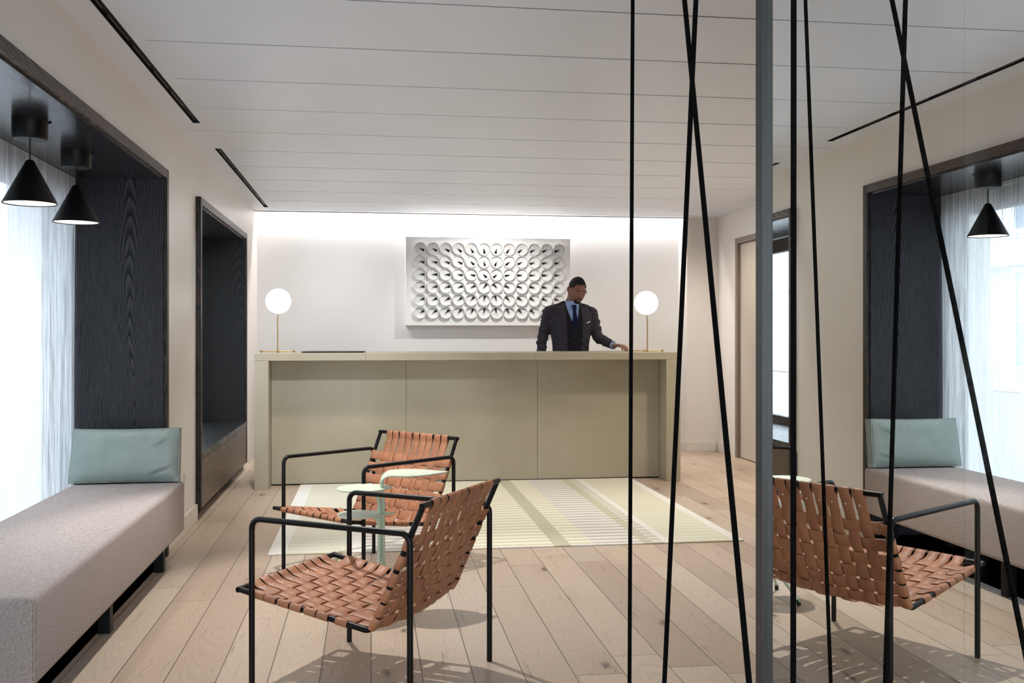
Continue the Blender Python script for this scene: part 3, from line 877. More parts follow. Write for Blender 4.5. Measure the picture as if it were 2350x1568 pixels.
def make_chair():
    rnd = random.Random(11)
    ch = empty('armchair', (0, 0, 0))
    for sx in (-1, 1):
        X = sx * CW / 2
        pth = fillet([(X, yF, 0.50), (X, yF, 0.618 - T), (X, -yF, 0.612 - T), (X, -yF, 0.50)], [0, 0.034, 0.034, 0], 7)
        MB().sweep(pth, (1, 0, 0), OCT).build('armrest', M_['black_metal'], ch, smooth=True, auto=50)
        for y in (yF, -yF):
            MB().sweep([(X, y, 0.0), (X, y, 0.50)], (1, 0, 0), OCT).build('leg', M_['black_metal'], ch, smooth=True, auto=50)
    m = MB()
    rail = fillet([Pf, Pb, Pt], [0, 0.035, 0], 8)
    for sx in (-1, 1):
        m.sweep([p + Vector((sx * RAILX, 0, 0)) for p in rail], (1, 0, 0), OCT)
    m.sweep([(-RAILX - T, Pf.y, Pf.z), (RAILX + T, Pf.y, Pf.z)], (0, 0, 1), OCT)
    m.sweep([(-RAILX - T, Pt.y, Pt.z), (RAILX + T, Pt.y, Pt.z)], (0, 0, 1), OCT)
    m.build('seat_frame', M_['black_metal'], ch, smooth=True, auto=50)
    lon = [(-0.216 + 0.054 * i + rnd.uniform(-0.002, 0.002)) for i in range(9)]
    # positions of the cross straps along the side rails
    lat = [0.086, 0.136, 0.192, 0.243, 0.302, 0.352, 0.428]
    latb = [LTOT - d for d in (0.440, 0.388, 0.332, 0.272, 0.207, 0.138)]
    lat = lat + latb
    TH = 0.0034; A = 0.0030
    def sag(l, x):
        s = max(1 - (x / RAILX) ** 2, 0)
        a = 0.026 * math.sin(PI * min(max(l / LTOT, 0), 1)) ** 0.8
        return a * s
    def weave(pos, cr, sgn0):
        # offset between crossings, cr = [(pos, sign)]
        if pos <= cr[0][0]: return A * cr[0][1] * max(0, 1 - (cr[0][0] - pos) / 0.03)
        if pos >= cr[-1][0]: return A * cr[-1][1] * max(0, 1 - (pos - cr[-1][0]) / 0.03)
        for (a, sa), (b_, sb) in zip(cr[:-1], cr[1:]):
            if a <= pos <= b_:
                t = (pos - a) / (b_ - a); t = min(max((t - 0.25) / 0.5, 0), 1); t = t * t * (3 - 2 * t)
                return A * (sa + (sb - sa) * t)
        return 0
    def ribbon(pts, sides, nrms, w, name='strap'):
        m = MB(); rs = []
        for p, s, q in zip(pts, sides, nrms):
            c = TH * 0.25
            rs.append([tuple(p + s * (w / 2 - c) + q * TH / 2), tuple(p - s * (w / 2 - c) + q * TH / 2), tuple(p - s * w / 2 + q * (TH / 2 - c)), tuple(p - s * w / 2 - q * (TH / 2 - c)),
                       tuple(p - s * (w / 2 - c) - q * TH / 2), tuple(p + s * (w / 2 - c) - q * TH / 2), tuple(p + s * w / 2 - q * (TH / 2 - c)), tuple(p + s * w / 2 + q * (TH / 2 - c))])
        m.rings(rs)
        return m.build(name, M_['leather'], ch, smooth=True, auto=50)
    def rivet(p, nrm, par):
        m = MB(); t = nrm.orthogonal().normalized(); w_ = nrm.cross(t)
        rs = []
        for r, hgt in ((0.0044, -0.0105), (0.0044, 0.0), (0.0036, 0.0014), (0.0018, 0.0022), (0.0003, 0.0024)):
            rs.append([tuple(p + (t * math.cos(2 * PI * k / 10) + w_ * math.sin(2 * PI * k / 10)) * r + nrm * hgt) for k in range(10)])
        m.rings(rs).build('rivet', M_['chrome'], par, smooth=True)
    RW = T + TH / 2 + 0.0005
    for i, x in enumerate(lon):
        cr = [(l, 1 if (i + j) % 2 else -1) for j, l in enumerate(lat)]
        pts = []; nr = []
        tilt = rnd.uniform(-0.003, 0.003)
        def surf(l):
            p, t, q = at_l(l)
            off = -sag(l, x) + weave(l, cr, 1)
            k0 = min(l / 0.03, 1); k1 = min((LTOT - l) / 0.03, 1)
            off = off * min(k0, k1)
            edge = RW * (1 - min(k0, 1)) + RW * (1 - min(k1, 1))
            return p + q * (off + edge + 0.0), q
        # front wrap: from beneath, round the bar, on to the top
        p0, t0, q0 = at_l(0)
        under = [(0.070, -1), (0.05, -1), (0.03, -0.95), (0.018, -0.95)]
        for dl, k in under:
            p, q = surf(dl)
            base = p - q * (TH + 0.0006) if dl > 0.03 else p0 + t0 * dl - q0 * RW * (0.72 + 0.28 * (1 - dl / 0.03))
            pts.append(base); nr.append(-1)
        for k in range(0, 9):
            a = -PI / 2 - PI * k / 8
            pts.append(p0 + (t0 * math.cos(a) + q0 * math.sin(a)) * RW); nr.append(0)
        l = 0.012
        while l < LTOT - 0.012:
            p, q = surf(l); pts.append(p); nr.append(1); l += 0.0075
        p1, t1, q1 = at_l(LTOT)
        for k in range(0, 9):
            a = PI / 2 - PI * k / 8
            pts.append(p1 + (t1 * math.cos(a) + q1 * math.sin(a)) * RW)
        for dl in (0.018, 0.03, 0.05, 0.070):
            p, q = surf(LTOT - dl)
            pts.append(p - q * (TH + 0.0006) if dl > 0.03 else p1 - t1 * dl - q1 * RW * (0.72 + 0.28 * (1 - dl / 0.03)))
        X = Vector((1, 0, 0))
        P3 = []
        n_ = len(pts)
        for kk, p in enumerate(pts): P3.append(Vector((x + tilt * (kk / n_ - 0.5) * 2, p.y, p.z)))
        nn = []
        for kk in range(n_):
            t = (P3[min(kk + 1, n_ - 1)] - P3[max(kk - 1, 0)]).normalized()
            nn.append(X.cross(t).normalized())
        o = ribbon(P3, [X] * n_, nn, 0.0445)
        for l in (0.046, LTOT - 0.048):
            p, q = surf(l); rivet(Vector((x, p.y, p.z)) + q * (TH / 2), q, o)
    for j, l0 in enumerate(lat):
        w = 0.046 if j < 7 else 0.049
        w += rnd.uniform(-0.001, 0.002)
        cr = [(x, -1 if (i + j) % 2 else 1) for i, x in enumerate(lon)]
        P0, t0, q0 = at_l(l0)
        def surf(x):
            off = -sag(l0, x) + weave(x, cr, 1)
            k = min((RAILX - abs(x)) / 0.035, 1)
            return off * k + RW * (1 - k)
        pts = []
        def add(x, n_): pts.append(Vector((x, 0, 0)) + P0 + q0 * n_)
        for dx in (0.066, 0.045, 0.028, 0.015):
            xx = -(RAILX - dx)
            add(xx, surf(xx) - TH - 0.0006 if dx > 0.02 else -RW * 0.9)
        for k in range(9):
            a = -PI / 2 - PI * k / 8
            add(-RAILX + math.cos(a) * RW, math.sin(a) * RW)
        x = -RAILX + 0.012
        while x < RAILX - 0.011:
            add(x, surf(x)); x += 0.0072
        for k in range(9):
            a = PI / 2 - PI * k / 8
            add(RAILX + math.cos(a) * RW, math.sin(a) * RW)
        for dx in (0.015, 0.028, 0.045, 0.066):
            xx = RAILX - dx
            add(xx, surf(xx) - TH - 0.0006 if dx > 0.02 else -RW * 0.9)
        n_ = len(pts); nn = []
        for kk in range(n_):
            t = (pts[min(kk + 1, n_ - 1)] - pts[max(kk - 1, 0)]).normalized()
            nn.append(t.cross(t0).normalized())
        o = ribbon(pts, [t0] * n_, nn, w)
        for xx in (-0.262, 0.262):
            rivet(Vector((xx, 0, 0)) + P0 + q0 * (surf(xx) + TH / 2), q0, o)
    return ch
chair = make_chair()
chair.location = (0.018, 3.673, 0); chair.rotation_euler = (0, 0, R(-120.8))
tag(chair, 'woven tan leather armchair on black steel frame, nearest the camera', 'armchair', 'woven leather armchairs')
ch2 = copy_tree(chair)
ch2.location = (-0.011, 5.296, 0); ch2.rotation_euler = (0, 0, R(-48.6))
tag(ch2, 'woven tan leather armchair on black steel frame, behind the mint side table', 'armchair', 'woven leather armchairs')

# ------------------------------------------------------------------ mint side table with three leaf trays
tb = empty('side_table', (0.042, 4.505, 0)); tag(tb, 'mint metal side table with three leaf shaped trays between the armchairs', 'table')
feet = [(0.181, 0.015), (-0.082, -0.155), (-0.098, 0.14)]
stems = [(0.011, 0.0), (-0.006, -0.010), (-0.006, 0.010)]
leaf_spec = [   # centre, direction of the tip, height, which stem
    (0, 0.622, (1.0, 0.10)), (1, 0.556, (-0.55, -0.30)), (2, 0.438, (-0.8, 0.1))]
def leaf_pts(L, Wd, nose, n=44):
    out = []
    for k in range(n):
        a = 2 * PI * k / n
        x = math.cos(a); y = math.sin(a)
        t = (x + 1) / 2
        out.append((x * L / 2, y * Wd / 2 * (1 - nose * t ** 2.2) , 0))
    return out
def leaf(name, L, Wd, nose, cx, cy, z, ang, bendl=0.0):
    base = leaf_pts(L, Wd, nose)
    c, s = math.cos(ang), math.sin(ang)
    def tr(p, k, dz):
        return (cx + (p[0] * k) * c - (p[1] * k) * s, cy + (p[0] * k) * s + (p[1] * k) * c, z + dz)
    m = MB().rings([[tr(p, 0.985, -0.006) for p in base], [tr(p, 1.0, -0.003) for p in base], [tr(p, 0.99, 0.0) for p in base]])
    return m.build(name, M_['mint_disc'], tb, smooth=True, auto=30)
prof = [(0, .097), (.08, .106), (.18, .114), (.3, .117), (.45, .109), (.6, .090), (.75, .060), (.87, .033), (.95, .013), (1.0, .001)]
half = [(0.046 + 0.256 * t, w) for t, w in prof]
outl = [(x, -w) for x, w in half] + [(x, w) for x, w in reversed(half)]
MB().rings([[(x, y, 0.6235) for x, y in outl], [(x, y, 0.626) for x, y in outl], [(x, y, 0.6290) for x, y in outl]]).build('leaf_tray', M_['mint_disc'], tb, smooth=True, auto=30)
leaf('leaf_tray', 0.250, 0.235, 0.25, -0.072, -0.005, 0.566, R(20))
leaf('leaf_tray', 0.262, 0.245, 0.95, -0.062, -0.010, 0.450, R(8))
for k in range(3):
    f = feet[k]; s = stems[k]
    zt = (0.600, 0.545, 0.432)[k]
    mid = (s[0], s[1], 0.24)
    low = (s[0] + (f[0] - s[0]) * 0.16, s[1] + (f[1] - s[1]) * 0.16, 0.145)
    end = (f[0], f[1], 0.018)
    if k == 0:
        top = [(s[0], s[1], 0.50), (s[0] - 0.006, s[1], 0.575), (s[0] - 0.004, s[1], 0.600), (s[0] + 0.012, s[1], 0.618), (s[0] + 0.05, s[1], 0.624)]
    elif k == 1:
        top = [(s[0], s[1], 0.50), (s[0] - 0.012, s[1], 0.535), (s[0] - 0.05, s[1], 0.556), (s[0] - 0.09, s[1], 0.560)]
    else:
        top = [(s[0], s[1], 0.38), (s[0] - 0.010, s[1], 0.42), (s[0] - 0.04, s[1], 0.440), (s[0] - 0.08, s[1], 0.444)]
    pts = [end, low, (s[0] + (f[0] - s[0]) * 0.04, s[1] + (f[1] - s[1]) * 0.04, 0.19), mid] + top
    MB().tube(pts, [0.0065, 0.0075, 0.008, 0.0085] + [0.0085] * (len(top) - 2) + [0.008, 0.004], 12).build('stem', M_['mint'], tb, smooth=True, auto=180)
    d = (Vector(end) - Vector(low)).normalized()
    MB().tube([Vector(end) - d * 0.012, Vector((f[0], f[1], 0.0)) + Vector((0, 0, 0.003))], [0.0085, 0.010], 12).build('rubber_foot', M_['black_plastic'], tb, smooth=True)
# rolled neck of the highest tray
rs = []
for k in range(9):
    a = PI / 2 * k / 8
    wd = 0.012 + 0.085 * math.sin(a) ** 1.5
    px = 0.048 - 0.052 * math.cos(a); pz = 0.576 + 0.053 * math.sin(a)
    nx, nz = -math.cos(a), math.sin(a)
    rs.append([(px, -wd, pz), (px, wd, pz), (px - nx * 0.005, wd, pz - nz * 0.005), (px - nx * 0.005, -wd, pz - nz * 0.005)])
MB().rings(rs).build('tray_neck', M_['mint_disc'], tb, smooth=True, auto=50)

# ------------------------------------------------------------------ glass partition, post and ropes
GX = 0.955
for (a, c, lb_) in ((1.5002, 2.312, 'tall reflective glass pane fixed behind the metal post'), (-2.6, 1.4998, 'tall reflective glass pane closest to the camera, beyond the fine joint')):
    o = MB().box(GX, GX + 0.010, a, c, 0.005, CZ - 0.003).build('glass_pane', M_['mirror_glass'])
    tag(o, lb_, 'glass', 'reflective glass panes')
p = empty('metal_post', (GX, 2.33, 0)); tag(p, 'slim full height brushed metal post at the edge of the glass', 'post')
MB().box(-0.014, 0.004, -0.018, 0.024, 0, CZ).build('post_profile', M_['alu'], p, bevel=0.0015)
MB().box(0.0045, 0.022, -0.018, 0.024, 0, CZ).build('glazing_channel', M_['alu_dark'], p, bevel=0.0015)

def rope_mat():
    k = NT('black_braided_cord', 0.85)
    x, y, z = k.sep()
    n = k.M('SINE', k.M('ADD', k.M('MULTIPLY', z, 1400), k.M('MULTIPLY', x, 900)))
    k.color(k.mix(k.rng(n, -1, 1), lin(3, 3, 3), lin(12, 11, 11)))
    k.bump(n, 0.6, 0.001)
    return k.m
M_['rope'] = rope_mat()
M_['rope'].node_tree.nodes['Principled BSDF'].inputs['Specular IOR Level'].default_value = 0.1
ropes = [((0.669, 2.542), (0.712, 2.659), 0.0054, 'black rope farthest along the rope screen, almost upright'),
         ((0.671, 2.296), (0.718, 2.069), 0.0056, 'black rope crossing another, its foot farther from the camera'),
         ((0.6686, 1.530), (0.710, 2.334), 0.0056, 'most slanted black rope, crossing another near the ceiling'),
         ((0.69, 1.564), (0.69, 1.560), 0.0048, 'upright black rope just beside the metal post, in front of the glass')]
for (f0, c0, r, lb_) in ropes:
    pts = [Vector((f0[0], f0[1], 0.004)).lerp(Vector((c0[0], c0[1], CZ - 0.002)), k / 30) for k in range(31)]
    o = MB().tube(pts, r, 10).build('rope', M_['rope'], smooth=True)
    tag(o, lb_, 'rope', 'black ropes strung from floor to ceiling')

# ------------------------------------------------------------------ receptionist
def suit_mat(name, rgb, rgb2):
    k = NT(name, 0.85, spec=0.2)
    x, y, z = k.sep()
    g1 = k.M('GREATER_THAN', k.M('SINE', k.M('MULTIPLY', x, 2 * PI / 0.022)), 0.93)
    g2 = k.M('GREATER_THAN', k.M('SINE', k.M('MULTIPLY', z, 2 * PI / 0.022)), 0.93)
    n = k.noise(scale=400, detail=2)
    f = k.M('ADD', k.M('MULTIPLY', k.M('ADD', g1, g2), 0.06), k.M('MULTIPLY', n, 0.6), clamp=True)
    k.color(k.mix(f, lin(*rgb), lin(*rgb2)))
    folds = k.noise(k.scale(None, (1, 1, 1.6)), 16, 2, 0.5, 0.4)
    k.bump(folds, 0.9, 0.035)
    return k.m
M_['suit'] = suit_mat('charcoal_check_wool', (38, 36, 43), (92, 88, 100))
M_['vest'] = suit_mat('dark_vest_wool', (20, 20, 27), (46, 45, 57))
M_['shirt'] = flat('pale_blue_cotton', (150, 172, 218), 0.8, bump=0.1)
M_['tie'] = flat('navy_silk', (18, 28, 62), 0.7, spec=0.1, bump=0.1)
M_['hair'] = flat('black_short_hair', (14, 12, 11), 0.85, bump=1.0, bscale=180)
M_['skin'] = leather('brown_skin', (142, 98, 74), (122, 82, 62), 0.45)
M_['lip'] = flat('lip_skin', (132, 84, 74), 0.4)
M_['trouser'] = flat('charcoal_trouser_wool', (34, 33, 39), 0.85, bump=0.2)
M_['shoe'] = flat('black_shoe_leather', (12, 11, 11), 0.3)
M_['button'] = flat('dark_horn_button', (40, 36, 36), 0.3)

man = empty('person', (1.83, 9.06, 0)); tag(man, 'man in a charcoal three piece suit and navy tie looking down behind the desk', 'person')
HC = Vector((0.048, -0.045, 1.648))
HM = Matrix.Translation(HC) @ Matrix.Rotation(R(14), 4, 'Z') @ Matrix.Rotation(R(17), 4, 'X') @ Matrix.Rotation(R(3), 4, 'Y')
def G(d2): return math.exp(-d2)
def head_front(x, z):
    """extra relief on the face, towards -y"""
    r = 0.0
    if -0.045 < z < 0.035:
        t = (0.030 - z) / 0.062; t = min(max(t, 0), 1)
        r += (0.006 + 0.017 * t ** 1.3) * G((x / (0.0085 + 0.006 * t)) ** 2) * (1 if z > -0.032 else max(0, 1 - (-0.032 - z) / 0.009))
    r += 0.007 * G(((abs(x) - 0.014) / 0.007) ** 2 + ((z + 0.029) / 0.008) ** 2)
    r += 0.006 * G(((abs(x) - 0.026) / 0.026) ** 2 + ((z - 0.031) / 0.010) ** 2)
    r -= 0.010 * G(((abs(x) - 0.032) / 0.017) ** 2 + ((z - 0.012) / 0.012) ** 2)
    r += 0.0065 * G(((abs(x) - 0.032) / 0.012) ** 2 + ((z - 0.008) / 0.008) ** 2)
    r += 0.005 * G(((abs(x) - 0.048) / 0.018) ** 2 + ((z + 0.020) / 0.018) ** 2)
    r += 0.0085 * G((x / 0.024) ** 2 + ((z + 0.054) / 0.0065) ** 2)
    r += 0.0090 * G((x / 0.021) ** 2 + ((z + 0.067) / 0.0070) ** 2)
    r -= 0.0050 * G((x / 0.024) ** 2 + ((z + 0.0605) / 0.0026) ** 2)
    r -= 0.003 * G((x / 0.022) ** 2 + ((z + 0.080) / 0.006) ** 2)
    r += 0.011 * G((x / 0.022) ** 2 + ((z + 0.098) / 0.014) ** 2)
    return r
def head_point(dx, dy, dz, off=0.0):
    z = 0.120 * dz
    t = max(-dz, 0)
    ax = 0.0765 * (1 - 0.30 * t ** 1.6) * (1 - 0.03 * max(dz, 0))
    x = ax * dx
    if dz < 0: x *= 1 + 0.10 * t * (1 - abs(dx))
    if dy < 0:
        y = 0.094 * dy * (1 + 0.10 * t)
        y -= head_front(x, z) * min(1, -dy * 2.2)
    else:
        y = 0.102 * dy * (1 - 0.35 * t)
    n = Vector((dx, dy, dz)).normalized()
    return Vector((x, y, z)) + n * off
def head_grid(nu=110, nv=80, off=0.0, keep=None, mod=None):
    vs = []; fs = []
    for j in range(nv + 1):
        th = PI * j / nv
        for i in range(nu):
            a = 2 * PI * i / nu
            d = (math.sin(th) * math.cos(a), math.sin(th) * math.sin(a), -math.cos(th))
            o = off if mod is None else mod(d)
            vs.append(head_point(*d, off=o))
    for j in range(nv):
        for i in range(nu):
            q = (j * nu + i, j * nu + (i + 1) % nu, (j + 1) * nu + (i + 1) % nu, (j + 1) * nu + i)
            if keep is None or keep(sum((vs[k] for k in q), Vector()) / 4):
                fs.append(q)
    return vs, fs
def xf(vs, M=HM): return [tuple(M @ Vector(v)) for v in vs]

body = MB()
vs, fs = head_grid()
body.add(xf(vs), fs)
# ears
for s in (-1, 1):
    c = [Vector((s * 0.074, 0.006, 0.030)), Vector((s * 0.083, 0.014, 0.036)), Vector((s * 0.087, 0.022, 0.022)), Vector((s * 0.085, 0.020, 0.004)), Vector((s * 0.079, 0.010, -0.014)), Vector((s * 0.074, 0.004, -0.022))]
    body.tube(xf(c), [0.006, 0.0065, 0.007, 0.007, 0.0075, 0.006], 10, round_ends=True)
    body.tube(xf([Vector((s * 0.072, 0.006, 0.020)), Vector((s * 0.079, 0.014, 0.008)), Vector((s * 0.073, 0.008, -0.010))]), [0.007, 0.008, 0.006], 10, round_ends=True)
neck_top = HM @ Vector((0, 0.030, -0.050))
body.tube([(0.0, 0.020, 1.44), (0.004, 0.016, 1.50), tuple(Vector((0.012, 0.008, 1.55))), tuple(neck_top)], [0.075, 0.066, 0.061, 0.060], 24, round_ends=True)
def ell(z, a, b_, cy, n=40, p=2.3, cx=0.0):
    out = []
    for k in range(n):
        t = 2 * PI * k / n; c, s = math.cos(t), math.sin(t)
        out.append((cx + a * math.copysign(abs(c) ** (2 / p), c), cy + b_ * math.copysign(abs(s) ** (2 / p), s), z))
    return out
body.rings([ell(0.92, 0.15, 0.10, 0), ell(1.1, 0.145, 0.095, 0), ell(1.3, 0.165, 0.10, 0), ell(1.42, 0.165, 0.09, 0.01), ell(1.49, 0.09, 0.06, 0.015)])
SH_L = Vector((-0.195, 0.015, 1.465)); EL_L = Vector((-0.262, 0.035, 1.215)); WR_L = Vector((-0.285, -0.015, 0.985))
SH_R = Vector((0.195, 0.010, 1.455)); EL_R = Vector((0.245, -0.03, 1.225)); WR_R = Vector((0.338, -0.268, 1.150))
for s_, e_, w_ in ((SH_L, EL_L, WR_L), (SH_R, EL_R, WR_R)):
    body.tube([s_, s_.lerp(e_, 0.5), e_, e_.lerp(w_, 0.5), w_], [0.052, 0.046, 0.040, 0.036, 0.026], 16, round_ends=True)
for sx in (-1, 1):
    body.tube([(sx * 0.09, 0, 0.94), (sx * 0.10, 0.0, 0.50), (sx * 0.10, 0.02, 0.09), (sx * 0.105, -0.10, 0.05)], [0.075, 0.055, 0.038, 0.03], 16, round_ends=True)
def hand(wr, fwd, down, thumb_side, curl):
    """wr wrist point, fwd direction of the palm, down palm normal (towards what it touches)"""
    fwd = fwd.normalized(); down = (down - fwd * down.dot(fwd)).normalized(); side = fwd.cross(down) * thumb_side
    k0 = wr + fwd * 0.085
    for q in (-0.026, -0.009, 0.009, 0.026):
        body.tube([wr - fwd * 0.005 + side * q * 0.55, wr + fwd * 0.045 + side * q * 0.9, k0 + side * q - fwd * abs(q) * 0.25], [0.0150, 0.0140, 0.0105], 12, round_ends=True)
    for q, L in ((0.030, 0.072), (0.010, 0.080), (-0.010, 0.075), (-0.029, 0.058)):
        b0 = k0 + side * q - fwd * abs(q) * 0.25
        pts = [b0]; ang = 0.0; p = b0
        for seg, c in ((0.45, curl * 0.8), (0.30, curl * 1.15), (0.25, curl * 0.6)):
            ang += c; d = fwd * math.cos(ang) + down * math.sin(ang) + side * q * 1.2
            p = p + d.normalized() * L * seg; pts.append(p)
        body.tube(pts, [0.0098, 0.0090, 0.0082, 0.0066], 10, round_ends=True)
    t0 = wr + fwd * 0.022 + side * 0.026
    body.tube([t0, t0 + (fwd * 0.6 + side * 0.62 + down * 0.35) * 0.034, t0 + (fwd * 0.85 + side * 0.75 + down * 0.6) * 0.060], [0.0150, 0.0115, 0.0085], 10, round_ends=True)
hand(WR_R + Vector((0.012, -0.03, 0.004)), Vector((0.50, -0.70, -0.05)), Vector((0.05, 0, -1)), 1, 0.52)
hand(WR_L + Vector((0.0, -0.02, -0.008)), Vector((0.1, -0.8, -0.35)), Vector((0.0, -0.2, -1)), -1, 0.5)
bo = body.build('body', M_['skin'], man, smooth=True, auto=180)
rm = bo.modifiers.new('remesh', 'REMESH'); rm.mode = 'VOXEL'; rm.voxel_size = 0.0032; rm.use_smooth_shade = True
bo.modifiers.new('smooth', 'SMOOTH').iterations = 2

# hair, brows, lashes, lips, beard laid on the same head shape
def hair_keep(c):
    d = c
    front_line = 0.083 - 2.2 * max(abs(d.x) - 0.050, 0)
    if d.y < -0.02: return d.z > front_line and True
    if d.y < 0.02: return d.z > (0.020 + (0.02 - d.y) * 0.5)
    return d.z > -0.055
def hair_mod(d):
    n = 0.0020 * mnoise.noise(Vector(d) * 22)
    up = max(d[2], 0)
    o = 0.004 + 0.013 * up ** 1.5 + 0.003 * max(d[1], 0) + n
    if d[2] < 0.35: o = 0.0030 + n * 0.5
    return o
vs, fs = head_grid(110, 80, keep=hair_keep, mod=hair_mod)
ho = MB().add(xf(vs), fs)
used = sorted({i for f in ho.f for i in f}); rem = {o: n for n, o in enumerate(used)}
ho.v = [ho.v[i] for i in used]; ho.f = [tuple(rem[i] for i in f) for f in ho.f]
hb = ho.build('hair', M_['hair'], man, smooth=True, auto=180)
sm = hb.modifiers.new('solid', 'SOLIDIFY'); sm.thickness = 0.012; sm.offset = -1
def face_strip(name, mat, left, right, off, n=14, mcol=6, thick=0.002):
    """patch on the face between two polylines of (x, z)"""
    def samp(poly, t):
        k = t * (len(poly) - 1); i = min(int(k), len(poly) - 2); f = k - i
        return (poly[i][0] * (1 - f) + poly[i + 1][0] * f, poly[i][1] * (1 - f) + poly[i + 1][1] * f)
    vs = []; fs = []
    for i in range(n + 1):
        a = samp(left, i / n); b_ = samp(right, i / n)
        for j in range(mcol + 1):
            x = a[0] + (b_[0] - a[0]) * j / mcol; z = a[1] + (b_[1] - a[1]) * j / mcol
            dz = z / 0.120; t = max(-dz, 0); ax = 0.0765 * (1 - 0.30 * t ** 1.6)
            dx = x / (ax * (1 + (0.10 * t * (1 - abs(x / ax)) if dz < 0 else 0)))
            r2 = 1 - dx * dx - dz * dz
            dy = -math.sqrt(max(r2, 0.0004))
            y = 0.094 * dy * (1 + 0.10 * t) - head_front(x, z) * min(1, -dy * 2.2)
            vs.append((x, y - off, z))
    for i in range(n):
        for j in range(mcol):
            a = i * (mcol + 1) + j; fs.append((a, a + mcol + 1, a + mcol + 2, a + 1))
    o = MB().add(xf(vs), fs).build(name, mat, man, smooth=True, auto=180)
    s_ = o.modifiers.new('solid', 'SOLIDIFY'); s_.thickness = thick; s_.offset = 0
    return o
for s in (-1, 1):
    face_strip('eyebrow', M_['hair'], [(s * 0.012, 0.029), (s * 0.030, 0.034), (s * 0.048, 0.028)], [(s * 0.013, 0.023), (s * 0.030, 0.029), (s * 0.050, 0.026)], 0.001)
    face_strip('eyelash', M_['hair'], [(s * 0.019, 0.003), (s * 0.032, 0.0015), (s * 0.046, 0.004)], [(s * 0.019, 0.0005), (s * 0.032, -0.0015), (s * 0.046, 0.002)], 0.001)
face_strip('lips', M_['lip'], [(-0.024, -0.0600), (-0.010, -0.0515), (0, -0.0535), (0.010, -0.0515), (0.024, -0.0600)], [(-0.024, -0.0615), (-0.010, -0.0715), (0, -0.0730), (0.010, -0.0715), (0.024, -0.0615)], 0.0008, 20, 8)
face_strip('moustache', M_['hair'], [(-0.031, -0.060), (-0.020, -0.046), (0, -0.0440), (0.020, -0.046), (0.031, -0.060)], [(-0.028, -0.064), (-0.016, -0.0520), (0, -0.0500), (0.016, -0.0520), (0.028, -0.064)], 0.0006, 20, 4, 0.0015)
face_strip('beard', M_['hair'], [(-0.031, -0.058), (-0.028, -0.075), (-0.014, -0.080), (0, -0.079), (0.014, -0.080), (0.028, -0.075), (0.031, -0.058)], [(-0.036, -0.062), (-0.036, -0.085), (-0.022, -0.103), (0, -0.110), (0.022, -0.103), (0.036, -0.085), (0.036, -0.062)], 0.0006, 24, 5, 0.0015)
e0 = HM @ Vector((0.082, -0.004, 0.022))
MB().tube(xf([Vector((0.084, 0.006, 0.024)), Vector((0.087, -0.010, 0.012)), Vector((0.086, -0.028, -0.006))]), [0.006, 0.0055, 0.004], 10, round_ends=True).build('earpiece', M_['black_plastic'], man, smooth=True)

# torso surface that the clothes follow
SEC = [(0.90, .170, .118, 0), (1.05, .168, .112, 0), (1.15, .170, .113, 0), (1.28, .190, .122, -0.002), (1.38, .205, .127, 0.0), (1.45, .195, .115, .008), (1.49, .150, .098, .014), (1.515, .105, .085, .014), (1.535, .082, .078, .010), (1.56, .068, .070, .006), (1.60, .066, .068, .004)]
def sec_at(z):
    z = min(max(z, SEC[0][0]), SEC[-1][0])
    for a, b_ in zip(SEC[:-1], SEC[1:]):
        if z <= b_[0]:
            t = (z - a[0]) / (b_[0] - a[0])
            return [a[i] + (b_[i] - a[i]) * t for i in (1, 2, 3)]
    return SEC[-1][1:]
def front_y(x, z, off=0.0):
    a, b_, cy = sec_at(z)
    q = min(abs(x) / a, 0.985)
    return cy - b_ * (1 - q ** 2.3) ** (1 / 2.3) - off
jk = MB()
zs_ = [0.84, 0.90] + [0.95 + 0.03 * k for k in range(16)] + [1.425, 1.45, 1.47, 1.49, 1.505, 1.52]
rg = []
for z in zs_:
    a, b_, cy = sec_at(z)
    rg.append(ell(z, a, b_, cy, 56))
jk.rings(rg)
for s_, e_, w_, sg in ((SH_L, EL_L, WR_L, -1), (SH_R, EL_R, WR_R, 1)):
    jk.tube([(sg * 0.062, 0.030, 1.545), (sg * 0.10, 0.022, 1.515), (sg * 0.15, 0.016, 1.492)], [0.020, 0.030, 0.040], 14, round_ends=True)
    jk.tube([(sg * 0.06, 0.015, 1.495), (sg * 0.12, 0.015, 1.483), (sg * 0.165, 0.012, s_.z + 0.004), s_], [0.045, 0.052, 0.057, 0.056], 20, round_ends=True)
    pts = []; rr = []
    N = 44
    for k in range(N + 1):
        t = k / N
        if t < 0.5: p = s_.lerp(e_, t * 2)
        else: p = e_.lerp(w_, (t - 0.5) * 2)
        # soften the elbow
        if abs(t - 0.5) < 0.09:
            m1 = s_.lerp(e_, 0.84); m2 = e_.lerp(w_, 0.16); p = p * 0.6 + m1.lerp(m2, (t - 0.41) / 0.18) * 0.4
        base = 0.062 - 0.026 * t if t > 0.08 else 0.060
        wr_ = 0.0045 * math.sin(t * 58 + 2 * math.sin(t * 9)) * (1.3 if 0.2 < t < 0.85 else 0.5) + 0.0032 * math.sin(t * 97 + 1.3)
        pts.append(p + Vector((0.003 * math.sin(t * 40), 0.003 * math.cos(t * 33), 0))); rr.append(base + wr_)
    jk.tube(pts[:-1], rr[:-1], 22, round_ends=False)
jo = jk.build('jacket', M_['suit'], man, smooth=True, auto=180)
rm = jo.modifiers.new('remesh', 'REMESH'); rm.mode = 'VOXEL'; rm.voxel_size = 0.006; rm.use_smooth_shade = True
jo.modifiers.new('smooth', 'SMOOTH').iterations = 3
